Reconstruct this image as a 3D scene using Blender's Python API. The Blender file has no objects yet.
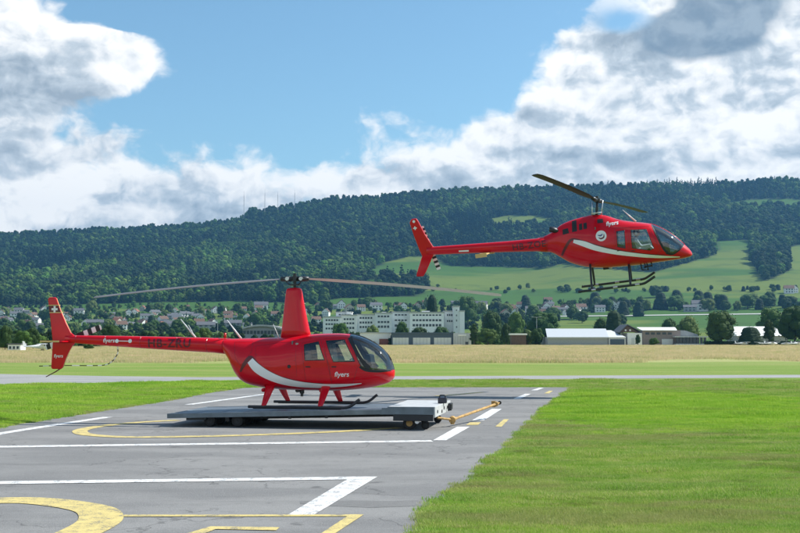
import bpy, bmesh, math, random
from mathutils import Vector, Matrix, noise as mnoise
from mathutils.bvhtree import BVHTree
SC = bpy.context.scene
COL = SC.collection
RND = random.Random(7)
# ---------------------------------------------------------------- camera
F = 1100.0; HC = 2.15
PITCH = math.atan(71.5 / F)
cam_d = bpy.data.cameras.new('camera'); cam = bpy.data.objects.new('camera', cam_d); COL.objects.link(cam)
cam.location = (0, 0, HC); cam.rotation_euler = (math.pi/2 + PITCH, 0, 0)
cam_d.sensor_width = 36; cam_d.lens = 36 * F / 800; cam_d.clip_start = 0.1; cam_d.clip_end = 30000
SC.camera = cam
CO = Vector((0, 0, HC))
def ray(px, py):
    x = (px - 400) / F; u = (266.5 - py) / F; c, s = math.cos(PITCH), math.sin(PITCH)
    return Vector((x, c - u * s, s + u * c))
def G(px, py, z=0.0):            # a spot on level ground
    r = ray(px, py); t = (z - HC) / r.z
    return Vector((r.x * t, r.y * t, z))
def P(px, py, D):                # a point at distance D
    r = ray(px, py); return CO + r * (D / r.y)
# ---------------------------------------------------------------- materials
def nt(m):
    m.use_nodes = True; t = m.node_tree; return t, t.nodes, t.links
MATS = {}
def mat(name, col, rough=0.6, metal=0.0, var=0.12, scale=3.0, bump=0.0, bscale=40.0, coat=0.0, spec=0.5, trans=0.0, random_inst=0.0, backcol=None):
    if name in MATS: return MATS[name]
    m = bpy.data.materials.new(name); t, N, L = nt(m); b = N['Principled BSDF']
    b.inputs['Roughness'].default_value = rough; b.inputs['Metallic'].default_value = metal
    b.inputs['Coat Weight'].default_value = coat; b.inputs['Coat Roughness'].default_value = 0.04
    b.inputs['Specular IOR Level'].default_value = spec
    tc = N.new('ShaderNodeTexCoord'); no = N.new('ShaderNodeTexNoise')
    no.inputs['Scale'].default_value = scale; no.inputs['Detail'].default_value = 6
    L.new(tc.outputs['Object'], no.inputs['Vector'])
    mr = N.new('ShaderNodeMapRange'); mr.inputs[1].default_value = 0.3; mr.inputs[2].default_value = 0.7
    mr.inputs[3].default_value = 1 - var; mr.inputs[4].default_value = 1 + var
    L.new(no.outputs[0], mr.inputs[0])
    mx = N.new('ShaderNodeMix'); mx.data_type = 'RGBA'; mx.blend_type = 'MULTIPLY'; mx.inputs[0].default_value = 1
    mx.inputs[6].default_value = (*col, 1); L.new(mr.outputs[0], mx.inputs[7])
    out = mx.outputs[2]
    if random_inst:
        oi = N.new('ShaderNodeObjectInfo'); hs = N.new('ShaderNodeHueSaturation')
        m1 = N.new('ShaderNodeMapRange'); m1.inputs[3].default_value = 1 - random_inst; m1.inputs[4].default_value = 1 + random_inst
        m2 = N.new('ShaderNodeMapRange'); m2.inputs[3].default_value = 0.5 - random_inst * 0.07; m2.inputs[4].default_value = 0.5 + random_inst * 0.05
        wn = N.new('ShaderNodeTexWhiteNoise'); wn.noise_dimensions = '1D'
        L.new(oi.outputs['Random'], m1.inputs[0]); L.new(oi.outputs['Random'], wn.inputs['W']); L.new(wn.outputs['Value'], m2.inputs[0])
        L.new(m1.outputs[0], hs.inputs['Value']); L.new(m2.outputs[0], hs.inputs['Hue']); L.new(out, hs.inputs['Color']); out = hs.outputs[0]
    if backcol:
        ge = N.new('ShaderNodeNewGeometry'); mb = N.new('ShaderNodeMix'); mb.data_type = 'RGBA'
        L.new(ge.outputs['Backfacing'], mb.inputs[0]); L.new(out, mb.inputs[6]); mb.inputs[7].default_value = (*backcol, 1); out = mb.outputs[2]
    L.new(out, b.inputs['Base Color'])
    if bump:
        n2 = N.new('ShaderNodeTexNoise'); n2.inputs['Scale'].default_value = bscale; n2.inputs['Detail'].default_value = 4
        L.new(tc.outputs['Object'], n2.inputs['Vector']); bp = N.new('ShaderNodeBump'); bp.inputs['Strength'].default_value = bump
        L.new(n2.outputs[0], bp.inputs['Height']); L.new(bp.outputs[0], b.inputs['Normal'])
    if trans:
        tr = N.new('ShaderNodeBsdfTranslucent'); ms = N.new('ShaderNodeMixShader'); ms.inputs[0].default_value = trans
        L.new(out, tr.inputs[0]); L.new(b.outputs[0], ms.inputs[1]); L.new(tr.outputs[0], ms.inputs[2])
        L.new(ms.outputs[0], N['Material Output'].inputs[0])
    MATS[name] = m; return m
def glass(name, tint=(0.7, 0.78, 0.8), refl=0.9):
    if name in MATS: return MATS[name]
    m = bpy.data.materials.new(name); t, N, L = nt(m); N.remove(N['Principled BSDF'])
    tr = N.new('ShaderNodeBsdfTransparent'); tr.inputs[0].default_value = (*tint, 1)
    gl = N.new('ShaderNodeBsdfGlossy'); gl.inputs['Roughness'].default_value = 0.02; gl.inputs[0].default_value = (refl, refl, refl, 1)
    fr = N.new('ShaderNodeFresnel'); fr.inputs[0].default_value = 1.55
    ma = N.new('ShaderNodeMath'); ma.operation = 'MULTIPLY_ADD'; ma.inputs[1].default_value = 1.3; ma.inputs[2].default_value = 0.045
    L.new(fr.outputs[0], ma.inputs[0])
    ms = N.new('ShaderNodeMixShader'); L.new(ma.outputs[0], ms.inputs[0]); L.new(tr.outputs[0], ms.inputs[1]); L.new(gl.outputs[0], ms.inputs[2])
    L.new(ms.outputs[0], N['Material Output'].inputs[0]); MATS[name] = m; return m
# ---------------------------------------------------------------- objects
def tag(o, label=None, cat=None, group=None, kind=None):
    if label: o['label'] = label
    if cat: o['category'] = cat
    if group: o['group'] = group
    if kind: o['kind'] = kind
    return o
def thing(name, label, cat, M=None, loc=(0, 0, 0), rz=0.0, group=None):
    o = bpy.data.objects.new(name, None); COL.objects.link(o); o.empty_display_size = 0.3
    if M is not None: o.matrix_world = M
    else: o.location = loc; o.rotation_euler = (0, 0, rz)
    return tag(o, label, cat, group)
def copy_tree(o, parent=None):
    c = o.copy(); COL.objects.link(c); c.parent = parent
    for ch in list(o.children): copy_tree(ch, c)
    return c
class MB:
    def __init__(s): s.v = []; s.f = []; s.m = []
    def add(s, vs, fs, mi=0, M=None):
        b = len(s.v); s.v += [tuple(M @ Vector(v)) if M is not None else tuple(v) for v in vs]
        for f in fs: s.f.append([i + b for i in f]); s.m.append(mi)
        return s
    def box(s, x0, x1, y0, y1, z0, z1, mi=0, M=None):
        vs = [(x, y, z) for z in (z0, z1) for y in (y0, y1) for x in (x0, x1)]
        return s.add(vs, [(0, 2, 3, 1), (4, 5, 7, 6), (0, 1, 5, 4), (2, 6, 7, 3), (0, 4, 6, 2), (1, 3, 7, 5)], mi, M)
    def tube(s, pts, r, seg=8, mi=0, cap=True, flat=None, M=None):
        pts = [Vector(p) for p in pts]; n = len(pts)
        rs = r if isinstance(r, (list, tuple)) else [r] * n
        vs = []; up = None
        for i, p in enumerate(pts):
            d = (pts[min(i+1, n-1)] - pts[max(i-1, 0)]).normalized()
            if up is None:
                up = Vector((0, 0, 1)) if abs(d.z) < 0.9 else Vector((0, 1, 0))
            a = d.cross(up).normalized(); b = a.cross(d).normalized(); up = b
            for k in range(seg):
                t = 2 * math.pi * k / seg
                q = a * math.cos(t) * rs[i] + b * math.sin(t) * rs[i] * (flat or 1)
                vs.append(p + q)
        fs = [(i*seg+k, i*seg+(k+1) % seg, (i+1)*seg+(k+1) % seg, (i+1)*seg+k) for i in range(n-1) for k in range(seg)]
        if cap: fs += [tuple(range(seg))[::-1], tuple(range((n-1)*seg, n*seg))]
        return s.add(vs, fs, mi, M)
    def loft(s, rings, cap=True, mi=0, M=None):
        n = len(rings); seg = len(rings[0]); vs = [v for r in rings for v in r]
        fs = [(i*seg+k, i*seg+(k+1) % seg, (i+1)*seg+(k+1) % seg, (i+1)*seg+k) for i in range(n-1) for k in range(seg)]
        if cap: fs += [tuple(range(seg))[::-1], tuple(range((n-1)*seg, n*seg))]
        return s.add(vs, fs, mi, M)
    def prism(s, poly, y0, y1, mi=0, M=None, taper=1.0):     # polygon in xz, thickness along y
        n = len(poly); vs = [(x, y0, z) for x, z in poly] + [(x, y1, z) for x, z in poly]
        fs = [tuple(range(n)), tuple(range(n, 2*n))[::-1]] + [(i, i+n, (i+1) % n + n, (i+1) % n) for i in range(n)]
        return s.add(vs, fs, mi, M)
    def cyl(s, c, axis, r, h, seg=16, mi=0, M=None):
        c = Vector(c); a = Vector(axis).normalized() * h / 2
        return s.tube([c - a, c + a], r, seg, mi, M=M)
    def mesh(s, name, mats, smooth=False, fix=True):
        me = bpy.data.meshes.new(name); me.from_pydata(s.v, [], s.f)
        for m in mats: me.materials.append(m)
        me.polygons.foreach_set('material_index', s.m)
        if fix:
            bm = bmesh.new(); bm.from_mesh(me); bmesh.ops.recalc_face_normals(bm, faces=bm.faces); bm.to_mesh(me); bm.free()
        if smooth: me.shade_smooth()
        me.update(); return me
    def build(s, name, mats, parent=None, smooth=False, bevel=0, auto=0, fix=True):
        if not isinstance(mats, (list, tuple)): mats = [mats]
        o = bpy.data.objects.new(name, s.mesh(name, mats, smooth or bool(auto), fix)); COL.objects.link(o)
        if parent: o.parent = parent
        if bevel:
            b = o.modifiers.new('b', 'BEVEL'); b.width = bevel; b.segments = 2; b.limit_method = 'ANGLE'; b.angle_limit = math.radians(40)
        if auto:
            o.data.set_sharp_from_angle(angle=math.radians(auto))
        return o
def spline(pts, n):        # Catmull-Rom through tuples, n samples per span
    out = []; m = len(pts)
    for i in range(m - 1):
        p0 = pts[max(i-1, 0)]; p1 = pts[i]; p2 = pts[i+1]; p3 = pts[min(i+2, m-1)]
        for k in range(n):
            t = k / n
            out.append(tuple(0.5 * ((2*b) + (-a + c) * t + (2*a - 5*b + 4*c - d) * t*t + (-a + 3*b - 3*c + d) * t**3) for a, b, c, d in zip(p0, p1, p2, p3)))
    out.append(tuple(pts[-1])); return out
def inpoly(x, y, poly):
    c = False; n = len(poly)
    for i in range(n):
        x1, y1 = poly[i]; x2, y2 = poly[i-1]
        if (y1 > y) != (y2 > y) and x < (x2 - x1) * (y - y1) / (y2 - y1) + x1: c = not c
    return c
def lerp_tab(tab, x):
    if x <= tab[0][0]: return tab[0][1]
    for (a, b), (c, d) in zip(tab, tab[1:]):
        if x <= c: return b + (d - b) * (x - a) / (c - a)
    return tab[-1][1]
# ---------------------------------------------------------------- sky, clouds, sun
SUN_AZ = math.radians(74); SUN_EL = math.radians(46)      # azimuth clockwise from the view direction
w = bpy.data.worlds.new('World'); SC.world = w; w.use_nodes = True
w.cycles.sampling_method = 'MANUAL'; w.cycles.sample_map_resolution = 512
N = w.node_tree.nodes; L = w.node_tree.links; bg = N['Background']
def nd(t, **k):
    n = N.new(t)
    for a, b in k.items(): setattr(n, a, b)
    return n
def mth(op, a, b=None, c=None, clamp=False):
    n = nd('ShaderNodeMath', operation=op); n.use_clamp = clamp
    for i, v in enumerate((a, b, c)):
        if v is None: continue
        if isinstance(v, (int, float)): n.inputs[i].default_value = v
        else: L.new(v, n.inputs[i])
    return n.outputs[0]
def vmth(op, a, b):
    n = nd('ShaderNodeVectorMath', operation=op)
    for i, v in enumerate((a, b)):
        if isinstance(v, tuple): n.inputs[i].default_value = v
        else: L.new(v, n.inputs[i])
    return n.outputs[0]
def sstep(v, a, b, lo=0.0, hi=1.0):
    n = nd('ShaderNodeMapRange', interpolation_type='SMOOTHSTEP'); L.new(v, n.inputs[0])
    for i, q in enumerate((a, b, lo, hi)): n.inputs[i+1].default_value = q
    return n.outputs[0]
def cmix(f, a, b):
    n = nd('ShaderNodeMix', data_type='RGBA')
    if isinstance(f, (int, float)): n.inputs[0].default_value = f
    else: L.new(f, n.inputs[0])
    for i, v in ((6, a), (7, b)):
        if isinstance(v, tuple): n.inputs[i].default_value = (*v, 1)
        else: L.new(v, n.inputs[i])
    return n.outputs[2]
sky = nd('ShaderNodeTexSky', sky_type='NISHITA'); sky.sun_disc = False
sky.sun_elevation = SUN_EL; sky.sun_rotation = SUN_AZ; sky.air_density = 1.0; sky.dust_density = 0.6; sky.ozone_density = 2.0
tc = nd('ShaderNodeTexCoord'); dirv = tc.outputs['Generated']
sx = nd('ShaderNodeSeparateXYZ'); L.new(dirv, sx.inputs[0])
# bearings in units of 100 photo pixels, azimuth to the right and elevation upwards (0 = level)
AZ = mth('MULTIPLY', mth('ARCTAN2', sx.outputs[0], sx.outputs[1]), 11.0)
hyp = mth('SQRT', mth('ADD', mth('MULTIPLY', sx.outputs[0], sx.outputs[0]), mth('MULTIPLY', sx.outputs[1], sx.outputs[1])))
EL = mth('MULTIPLY', mth('ARCTAN2', sx.outputs[2], hyp), 11.0)
def azel(px, py):
    r = ray(px, py); return math.atan2(r.x, r.y) * 11, math.atan2(r.z, math.hypot(r.x, r.y)) * 11
def curve(inp, tab, lo, hi, vlo, vhi):
    m = nd('ShaderNodeMapRange'); L.new(inp, m.inputs[0]); m.inputs[1].default_value = lo; m.inputs[2].default_value = hi
    c = nd('ShaderNodeFloatCurve'); L.new(m.outputs[0], c.inputs['Value']); cv = c.mapping.curves[0]
    pts = [((a - lo) / (hi - lo), (b - vlo) / (vhi - vlo)) for a, b in tab]
    cv.points[0].location = pts[0]; cv.points[1].location = pts[-1]
    for p in pts[1:-1]: cv.points.new(*p)
    c.mapping.update()
    return mth('MULTIPLY_ADD', c.outputs[0], vhi - vlo, vlo)
def band(px, py, rx, ry):      # soft ellipse around a bearing: 1 in the middle, 0 at its rim, negative outside
    a, e = azel(px, py)
    dx = mth('DIVIDE', mth('SUBTRACT', AZ, a), rx / 100); dy = mth('DIVIDE', mth('SUBTRACT', EL, e), ry / 100)
    return mth('SUBTRACT', 1.0, mth('SQRT', mth('ADD', mth('MULTIPLY', dx, dx), mth('MULTIPLY', dy, dy))))
top = [(-300, 0), (-60, 40), (105, 131), (180, 141), (240, 149), (300, 153), (345, 146), (390, 130), (440, 110), (485, 86), (520, 66), (545, 40), (565, 10), (610, -20), (900, -60)]
ctop = curve(AZ, [azel(*p) for p in top], -8, 6, -2, 6)
lef = [(-40, -60), (0, 62), (15, 72), (26, 95), (36, 160), (60, 178), (80, 170), (94, 142), (104, 112), (122, 100), (160, 112), (338, 250)]
cl = sorted((azel(x, y)[1], azel(x, y)[0]) for y, x in lef)
cleft = curve(EL, cl, -1, 5, -6, 3)
f1 = mth('SUBTRACT', ctop, EL); f2 = mth('SUBTRACT', cleft, AZ)
fsh = mth('MAXIMUM', f1, f2)
# puffs
cv2 = nd('ShaderNodeCombineXYZ'); L.new(AZ, cv2.inputs[0]); L.new(mth('MULTIPLY', EL, 1.35), cv2.inputs[1])
wn_ = nd('ShaderNodeTexNoise', noise_dimensions='2D'); wn_.inputs['Scale'].default_value = 1.7; wn_.inputs['Detail'].default_value = 3; L.new(cv2.outputs[0], wn_.inputs['Vector'])
st = vmth('ADD', cv2.outputs[0], vmth('MULTIPLY', vmth('SUBTRACT', wn_.outputs['Color'], (0.5, 0.5, 0.5)), (0.30, 0.26, 0.5)))
def puff(v):
    n = nd('ShaderNodeTexNoise', noise_dimensions='2D'); n.inputs['Scale'].default_value = 0.8; n.inputs['Detail'].default_value = 8; n.inputs['Roughness'].default_value = 0.6; L.new(v, n.inputs['Vector'])
    o = nd('ShaderNodeTexVoronoi', feature='F1', voronoi_dimensions='2D'); o.inputs['Scale'].default_value = 1.7; o.inputs['Detail'].default_value = 3
    o.inputs['Roughness'].default_value = 0.5; L.new(v, o.inputs['Vector']); o.normalize = True
    return mth('SUBTRACT', mth('MULTIPLY', n.outputs[0], 1.15), mth('MULTIPLY', o.outputs['Distance'], 0.75))
P0 = puff(st); P1 = puff(vmth('ADD', st, (0.05, 0.13, 0.0)))
relief = mth('SUBTRACT', P0, P1)
puf = mth('ADD', P0, -0.33)
hole = sstep(mth('ADD', band(624, 24, 60, 26), mth('MULTIPLY', puf, 2.4)), 0.0, 1.3)
big0 = nd('ShaderNodeTexNoise', noise_dimensions='2D'); big0.inputs['Scale'].default_value = 0.22; big0.inputs['Detail'].default_value = 4; L.new(cv2.outputs[0], big0.inputs['Vector'])
f = mth('ADD', fsh, mth('MULTIPLY', puf, 1.15))
f = mth('SUBTRACT', f, mth('MULTIPLY', hole, 0.55))
f = mth('SUBTRACT', f, 0.07)
# away from the photographed part of the sky the cloud breaks up
side = sstep(mth('ABSOLUTE', AZ), 6.0, 11.0); over = sstep(EL, 4.5, 8.0)
brk = mth('MULTIPLY', mth('MAXIMUM', side, over), sstep(mth('ADD', big0.outputs[0], mth('MULTIPLY', puf, 0.25)), 0.56, 0.44))
mask = mth('MULTIPLY', sstep(f, -0.05, 0.26), mth('SUBTRACT', 1.0, brk))
# brightness: thin rims and sunward sides of the puffs white, thick bases grey-blue
thick = sstep(f, 0.1, 1.3)
gr = mth('MAXIMUM', band(35, 108, 105, 52), -1.0)
gl = sstep(mth('ADD', band(30, 108, 125, 52), mth('MULTIPLY', puf, 1.2)), -0.25, 0.75)
dk = sstep(mth('ADD', mth('MAXIMUM', band(704, 32, 62, 27), band(730, 0, 52, 36)), mth('MULTIPLY', puf, 0.9)), -0.12, 0.28)
g3 = sstep(mth('ADD', band(560, 108, 70, 28), mth('MULTIPLY', puf, 1.6)), -0.2, 0.8)
g4 = sstep(mth('ADD', band(250, 200, 170, 22), mth('MULTIPLY', puf, 1.5)), -0.3, 0.8)
g5 = sstep(mth('ADD', band(700, 150, 170, 30), mth('MULTIPLY', puf, 1.8)), -0.3, 0.9)
big = nd('ShaderNodeTexNoise', noise_dimensions='2D'); big.inputs['Scale'].default_value = 0.75; big.inputs['Detail'].default_value = 3
bs = vmth('MULTIPLY', cv2.outputs[0], (1.0, 2.2, 1.0)); L.new(bs, big.inputs['Vector'])
def lump(v):
    o = nd('ShaderNodeTexVoronoi', feature='SMOOTH_F1', voronoi_dimensions='2D'); o.inputs['Scale'].default_value = 0.95; o.inputs['Detail'].default_value = 1.5; o.inputs['Smoothness'].default_value = 0.35; L.new(v, o.inputs['Vector']); return o.outputs['Distance']
lr = mth('SUBTRACT', lump(vmth('ADD', st, (0.10, 0.26, 0.0))), lump(st))
sh = mth('MULTIPLY_ADD', relief, 2.5, 0.72)
sh = mth('ADD', sh, mth('MULTIPLY', lr, 0.5))
sh = mth('ADD', sh, mth('MULTIPLY', mth('SUBTRACT', big.outputs[0], 0.52), 1.6))
sh = mth('SUBTRACT', sh, mth('MULTIPLY', thick, 0.10))
sh = mth('ADD', sh, mth('MULTIPLY', mth('SUBTRACT', 1.0, sstep(f, 0.0, 0.5)), 0.26))
for g, k in ((gl, 0.40), (g3, 0.26), (g4, 0.28), (g5, 0.22)): sh = mth('SUBTRACT', sh, mth('MULTIPLY', g, k))
sh = mth('ADD', sh, 0.12)
sh = mth('MAXIMUM', mth('MINIMUM', sh, 1.0), 0.0)
cr = nd('ShaderNodeValToRGB'); L.new(sh, cr.inputs[0]); e = cr.color_ramp.elements
e[0].position = 0.0; e[0].color = (0.36, 0.43, 0.50, 1); e[1].position = 1.0; e[1].color = (1.10, 1.09, 1.06, 1)
q = e.new(0.45); q.color = (0.60, 0.67, 0.73, 1); q = e.new(0.72); q.color = (0.90, 0.92, 0.93, 1)
dkc = cmix(sstep(relief, -0.15, 0.15), (0.20, 0.28, 0.37), (0.30, 0.39, 0.48))
cloud = cmix(mth('MULTIPLY', dk, 0.92), cr.outputs[0], dkc)
SKYK = 0.135
skyc = vmth('MULTIPLY', sky.outputs[0], (SKYK * 0.90, SKYK * 1.11, SKYK * 1.08))
fin = cmix(mask, skyc, cloud)
L.new(fin, bg.inputs[0]); bg.inputs[1].default_value = 0.80
sd = bpy.data.lights.new('sun', 'SUN'); sd.energy = 5.0; sd.angle = math.radians(0.53); sd.color = (1.0, 0.96, 0.88)
so = bpy.data.objects.new('sun', sd); COL.objects.link(so)
SDIR = Vector((math.sin(SUN_AZ) * math.cos(SUN_EL), math.cos(SUN_AZ) * math.cos(SUN_EL), math.sin(SUN_EL)))
so.rotation_euler = SDIR.to_track_quat('Z', 'Y').to_euler(); so.location = (0, 0, 60)
SC.view_settings.view_transform = 'Standard'; SC.view_settings.look = 'None'
SC.view_settings.exposure = 0.5; SC.view_settings.gamma = 1; SC.view_settings.use_curve_mapping = False
SC.cycles.max_bounces = 8; SC.cycles.transparent_max_bounces = 24; SC.cycles.volume_bounces = 0
SC.cycles.use_denoising = True
# ---------------------------------------------------------------- terrain
RIDGE = [(-700, 70), (-400, 85), (-100, 100), (0, 103), (60, 105), (150, 110), (200, 113), (235, 118), (262, 127), (280, 129), (300, 134), (330, 138), (380, 141), (430, 145), (480, 148), (560, 151), (650, 154), (700, 155), (800, 158), (950, 158), (1300, 140), (1700, 110)]
D0, D1 = 520.0, 2600.0
def hz(X, D):
    if D <= D0: return 0.0
    px = 400 + F * X / D; E = lerp_tab(RIDGE, px)
    # side spurs and gullies running down the hill
    t = (D - D0) / (D1 - D0)
    k = mnoise.fractal(Vector((X * 0.0022, D * 0.0009, 1.3)), 1.0, 2.0, 3)
    if t <= 1: e = E * t ** 1.35 * (1 + 0.16 * k * math.sin(math.pi * t)); h = e * D / F
    else: h = E * D1 / F * max(0.0, 1 - (t - 1) * 1.2)
    return h
def T(px, py, lo=D0):            # where the line of sight through a pixel meets the terrain
    r = ray(px, py); r = r / r.y; D = lo; prev = D
    while D < 2750:
        p = CO + r * D
        if hz(p.x, D) >= p.z: break
        prev = D; D += 6
    p = CO + r * ((D + prev) / 2); return Vector((p.x, p.y, hz(p.x, p.y)))
OPEN = [
 [(350, 279), (362, 276), (385, 262), (412, 256), (435, 257), (452, 266), (548, 268), (562, 263), (600, 268), (654, 272), (691, 262), (717, 255), (715, 241), (750, 240), (752, 262), (765, 281), (790, 271), (789, 247), (802, 244), (1000, 236), (1000, 345), (-200, 345), (-200, 306), (60, 305), (120, 303), (240, 301), (300, 303), (345, 298), (420, 296), (430, 286), (400, 283), (365, 281)],
 [(488, 219), (512, 215), (540, 216), (562, 221), (540, 227), (495, 227)],
 [(200, 217), (225, 211), (262, 204), (278, 205), (262, 213), (228, 219)],
 [(725, 203), (760, 199), (850, 200), (850, 208), (735, 209)]]
def proj(p):
    v = p - CO; c, s = math.cos(PITCH), math.sin(PITCH); d = v.y * c + v.z * s; u = -v.y * s + v.z * c
    return 400 + F * v.x / d, 266.5 - F * u / d
def is_open(p):
    x, y = proj(p)
    return any(inpoly(x, y, q) for q in OPEN)
Us = [-2.4, -1.8, -1.3, -1.0, -0.8, -0.65, -0.55] + [-0.5 + i / 200 for i in range(201)] + [0.55, 0.65, 0.8, 1.0, 1.3, 1.8, 2.4]
Ds = [-400, -200, -60, 0, 60, 120, 200, 280, 360, 440, 500] + [520 + i * 14 for i in range(172)] + [2940, 3100, 3400, 3900, 4600, 5600, 7000, 9000]
vs = []; fo = []
for D in Ds:
    for U in Us:
        X = U * (D + 420) if D < 520 else U * (940 + (D - 520))
        p = Vector((X, D, hz(X, D))); vs.append(p); fo.append(0.0)
nu = len(Us)
fs = [(i*nu+j, i*nu+j+1, (i+1)*nu+j+1, (i+1)*nu+j) for i in range(len(Ds)-1) for j in range(nu-1)]
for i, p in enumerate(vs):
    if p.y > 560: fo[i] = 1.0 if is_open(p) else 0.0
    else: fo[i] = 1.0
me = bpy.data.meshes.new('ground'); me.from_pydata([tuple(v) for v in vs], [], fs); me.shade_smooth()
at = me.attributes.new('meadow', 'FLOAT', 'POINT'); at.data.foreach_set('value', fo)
ground = bpy.data.objects.new('ground', me); COL.objects.link(ground); tag(ground, kind='structure')
m = bpy.data.materials.new('ground'); t_, N, L = nt(m); B = N['Principled BSDF']; B.inputs['Roughness'].default_value = 0.95; B.inputs['Specular IOR Level'].default_value = 0.15
def gnoise(scale, detail=4, vec=None, rough=0.55):
    n = nd('ShaderNodeTexNoise'); n.inputs['Scale'].default_value = scale; n.inputs['Detail'].default_value = detail; n.inputs['Roughness'].default_value = rough
    L.new(vec if vec is not None else geo.outputs['Position'], n.inputs['Vector']); return n.outputs[0]
geo = nd('ShaderNodeNewGeometry'); sp = nd('ShaderNodeSeparateXYZ'); L.new(geo.outputs['Position'], sp.inputs[0])
X_, Y_ = sp.outputs[0], sp.outputs[1]
lane = vmth('MULTIPLY', geo.outputs['Position'], (0.25, 1.0, 1.0))
n1 = gnoise(1.1, 6, lane, 0.65); n2 = gnoise(9.0, 5); n3 = gnoise(0.35, 3, lane); n4 = gnoise(45, 3)
gA = cmix(sstep(n1, 0.35, 0.65), (0.13, 0.24, 0.025), (0.20, 0.29, 0.055))
gA = cmix(mth('MULTIPLY', sstep(n3, 0.48, 0.66), 0.55), gA, (0.17, 0.19, 0.06))       # paler, drier lanes
gA = cmix(mth('MULTIPLY', sstep(n2, 0.56, 0.70), 0.5), gA, (0.045, 0.085, 0.014))
# the lush rounded patch in the middle of the right lawn
c1 = G(640, 412); dx = mth('DIVIDE', mth('SUBTRACT', X_, c1.x + 1.2), 6.0); dy = mth('DIVIDE', mth('SUBTRACT', Y_, c1.y + 3), 9.5)
rr = mth('ADD', mth('SQRT', mth('ADD', mth('MULTIPLY', dx, dx), mth('MULTIPLY', dy, dy))), mth('MULTIPLY', mth('SUBTRACT', n1, 0.5), 0.5))
lush = mth('SUBTRACT', 1.0, sstep(rr, 0.7, 1.15))
gA = cmix(mth('MULTIPLY', lush, 0.6), gA, (0.10, 0.22, 0.02))
# hay field
hy = mth('ADD', Y_, mth('MULTIPLY', mth('SUBTRACT', gnoise(0.05, 4), 0.5), 26.0))
hayl = cmix(sstep(gnoise(0.12, 5, lane), 0.35, 0.65), (0.46, 0.42, 0.20), (0.33, 0.36, 0.13))
hayl = cmix(mth('MULTIPLY', sstep(gnoise(0.5, 5, lane), 0.5, 0.7), 0.6), hayl, (0.14, 0.12, 0.045))
midg = cmix(sstep(gnoise(0.22, 6, lane, 0.65), 0.35, 0.65), (0.15, 0.25, 0.04), (0.25, 0.29, 0.08))
gA = cmix(mth('MULTIPLY', sstep(mth('ADD', Y_, mth('MULTIPLY', gnoise(0.3, 4), 12)), 48, 66), 0.85), gA, midg)
gA = cmix(sstep(hy, 84, 116), gA, hayl)
# beyond the airfield: meadows in strips, forest floor
far = gnoise(0.004, 3, vmth('MULTIPLY', geo.outputs['Position'], (0.35, 1.0, 0.3)))
fld = cmix(sstep(far, 0.47, 0.53), (0.048, 0.115, 0.014), (0.115, 0.16, 0.026))
fld = cmix(mth('MULTIPLY', sstep(gnoise(0.02, 5), 0.5, 0.65), 0.4), fld, (0.035, 0.075, 0.014))
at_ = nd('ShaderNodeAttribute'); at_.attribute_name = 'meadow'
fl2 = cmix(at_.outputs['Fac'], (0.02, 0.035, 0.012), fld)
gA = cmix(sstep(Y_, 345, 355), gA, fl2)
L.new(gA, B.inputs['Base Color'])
bp = nd('ShaderNodeBump'); bp.inputs['Strength'].default_value = 0.8; bp.inputs['Distance'].default_value = 0.06
L.new(mth('ADD', n2, mth('MULTIPLY', n4, 0.6)), bp.inputs['Height']); L.new(bp.outputs[0], B.inputs['Normal'])
me.materials.append(m)
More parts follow.
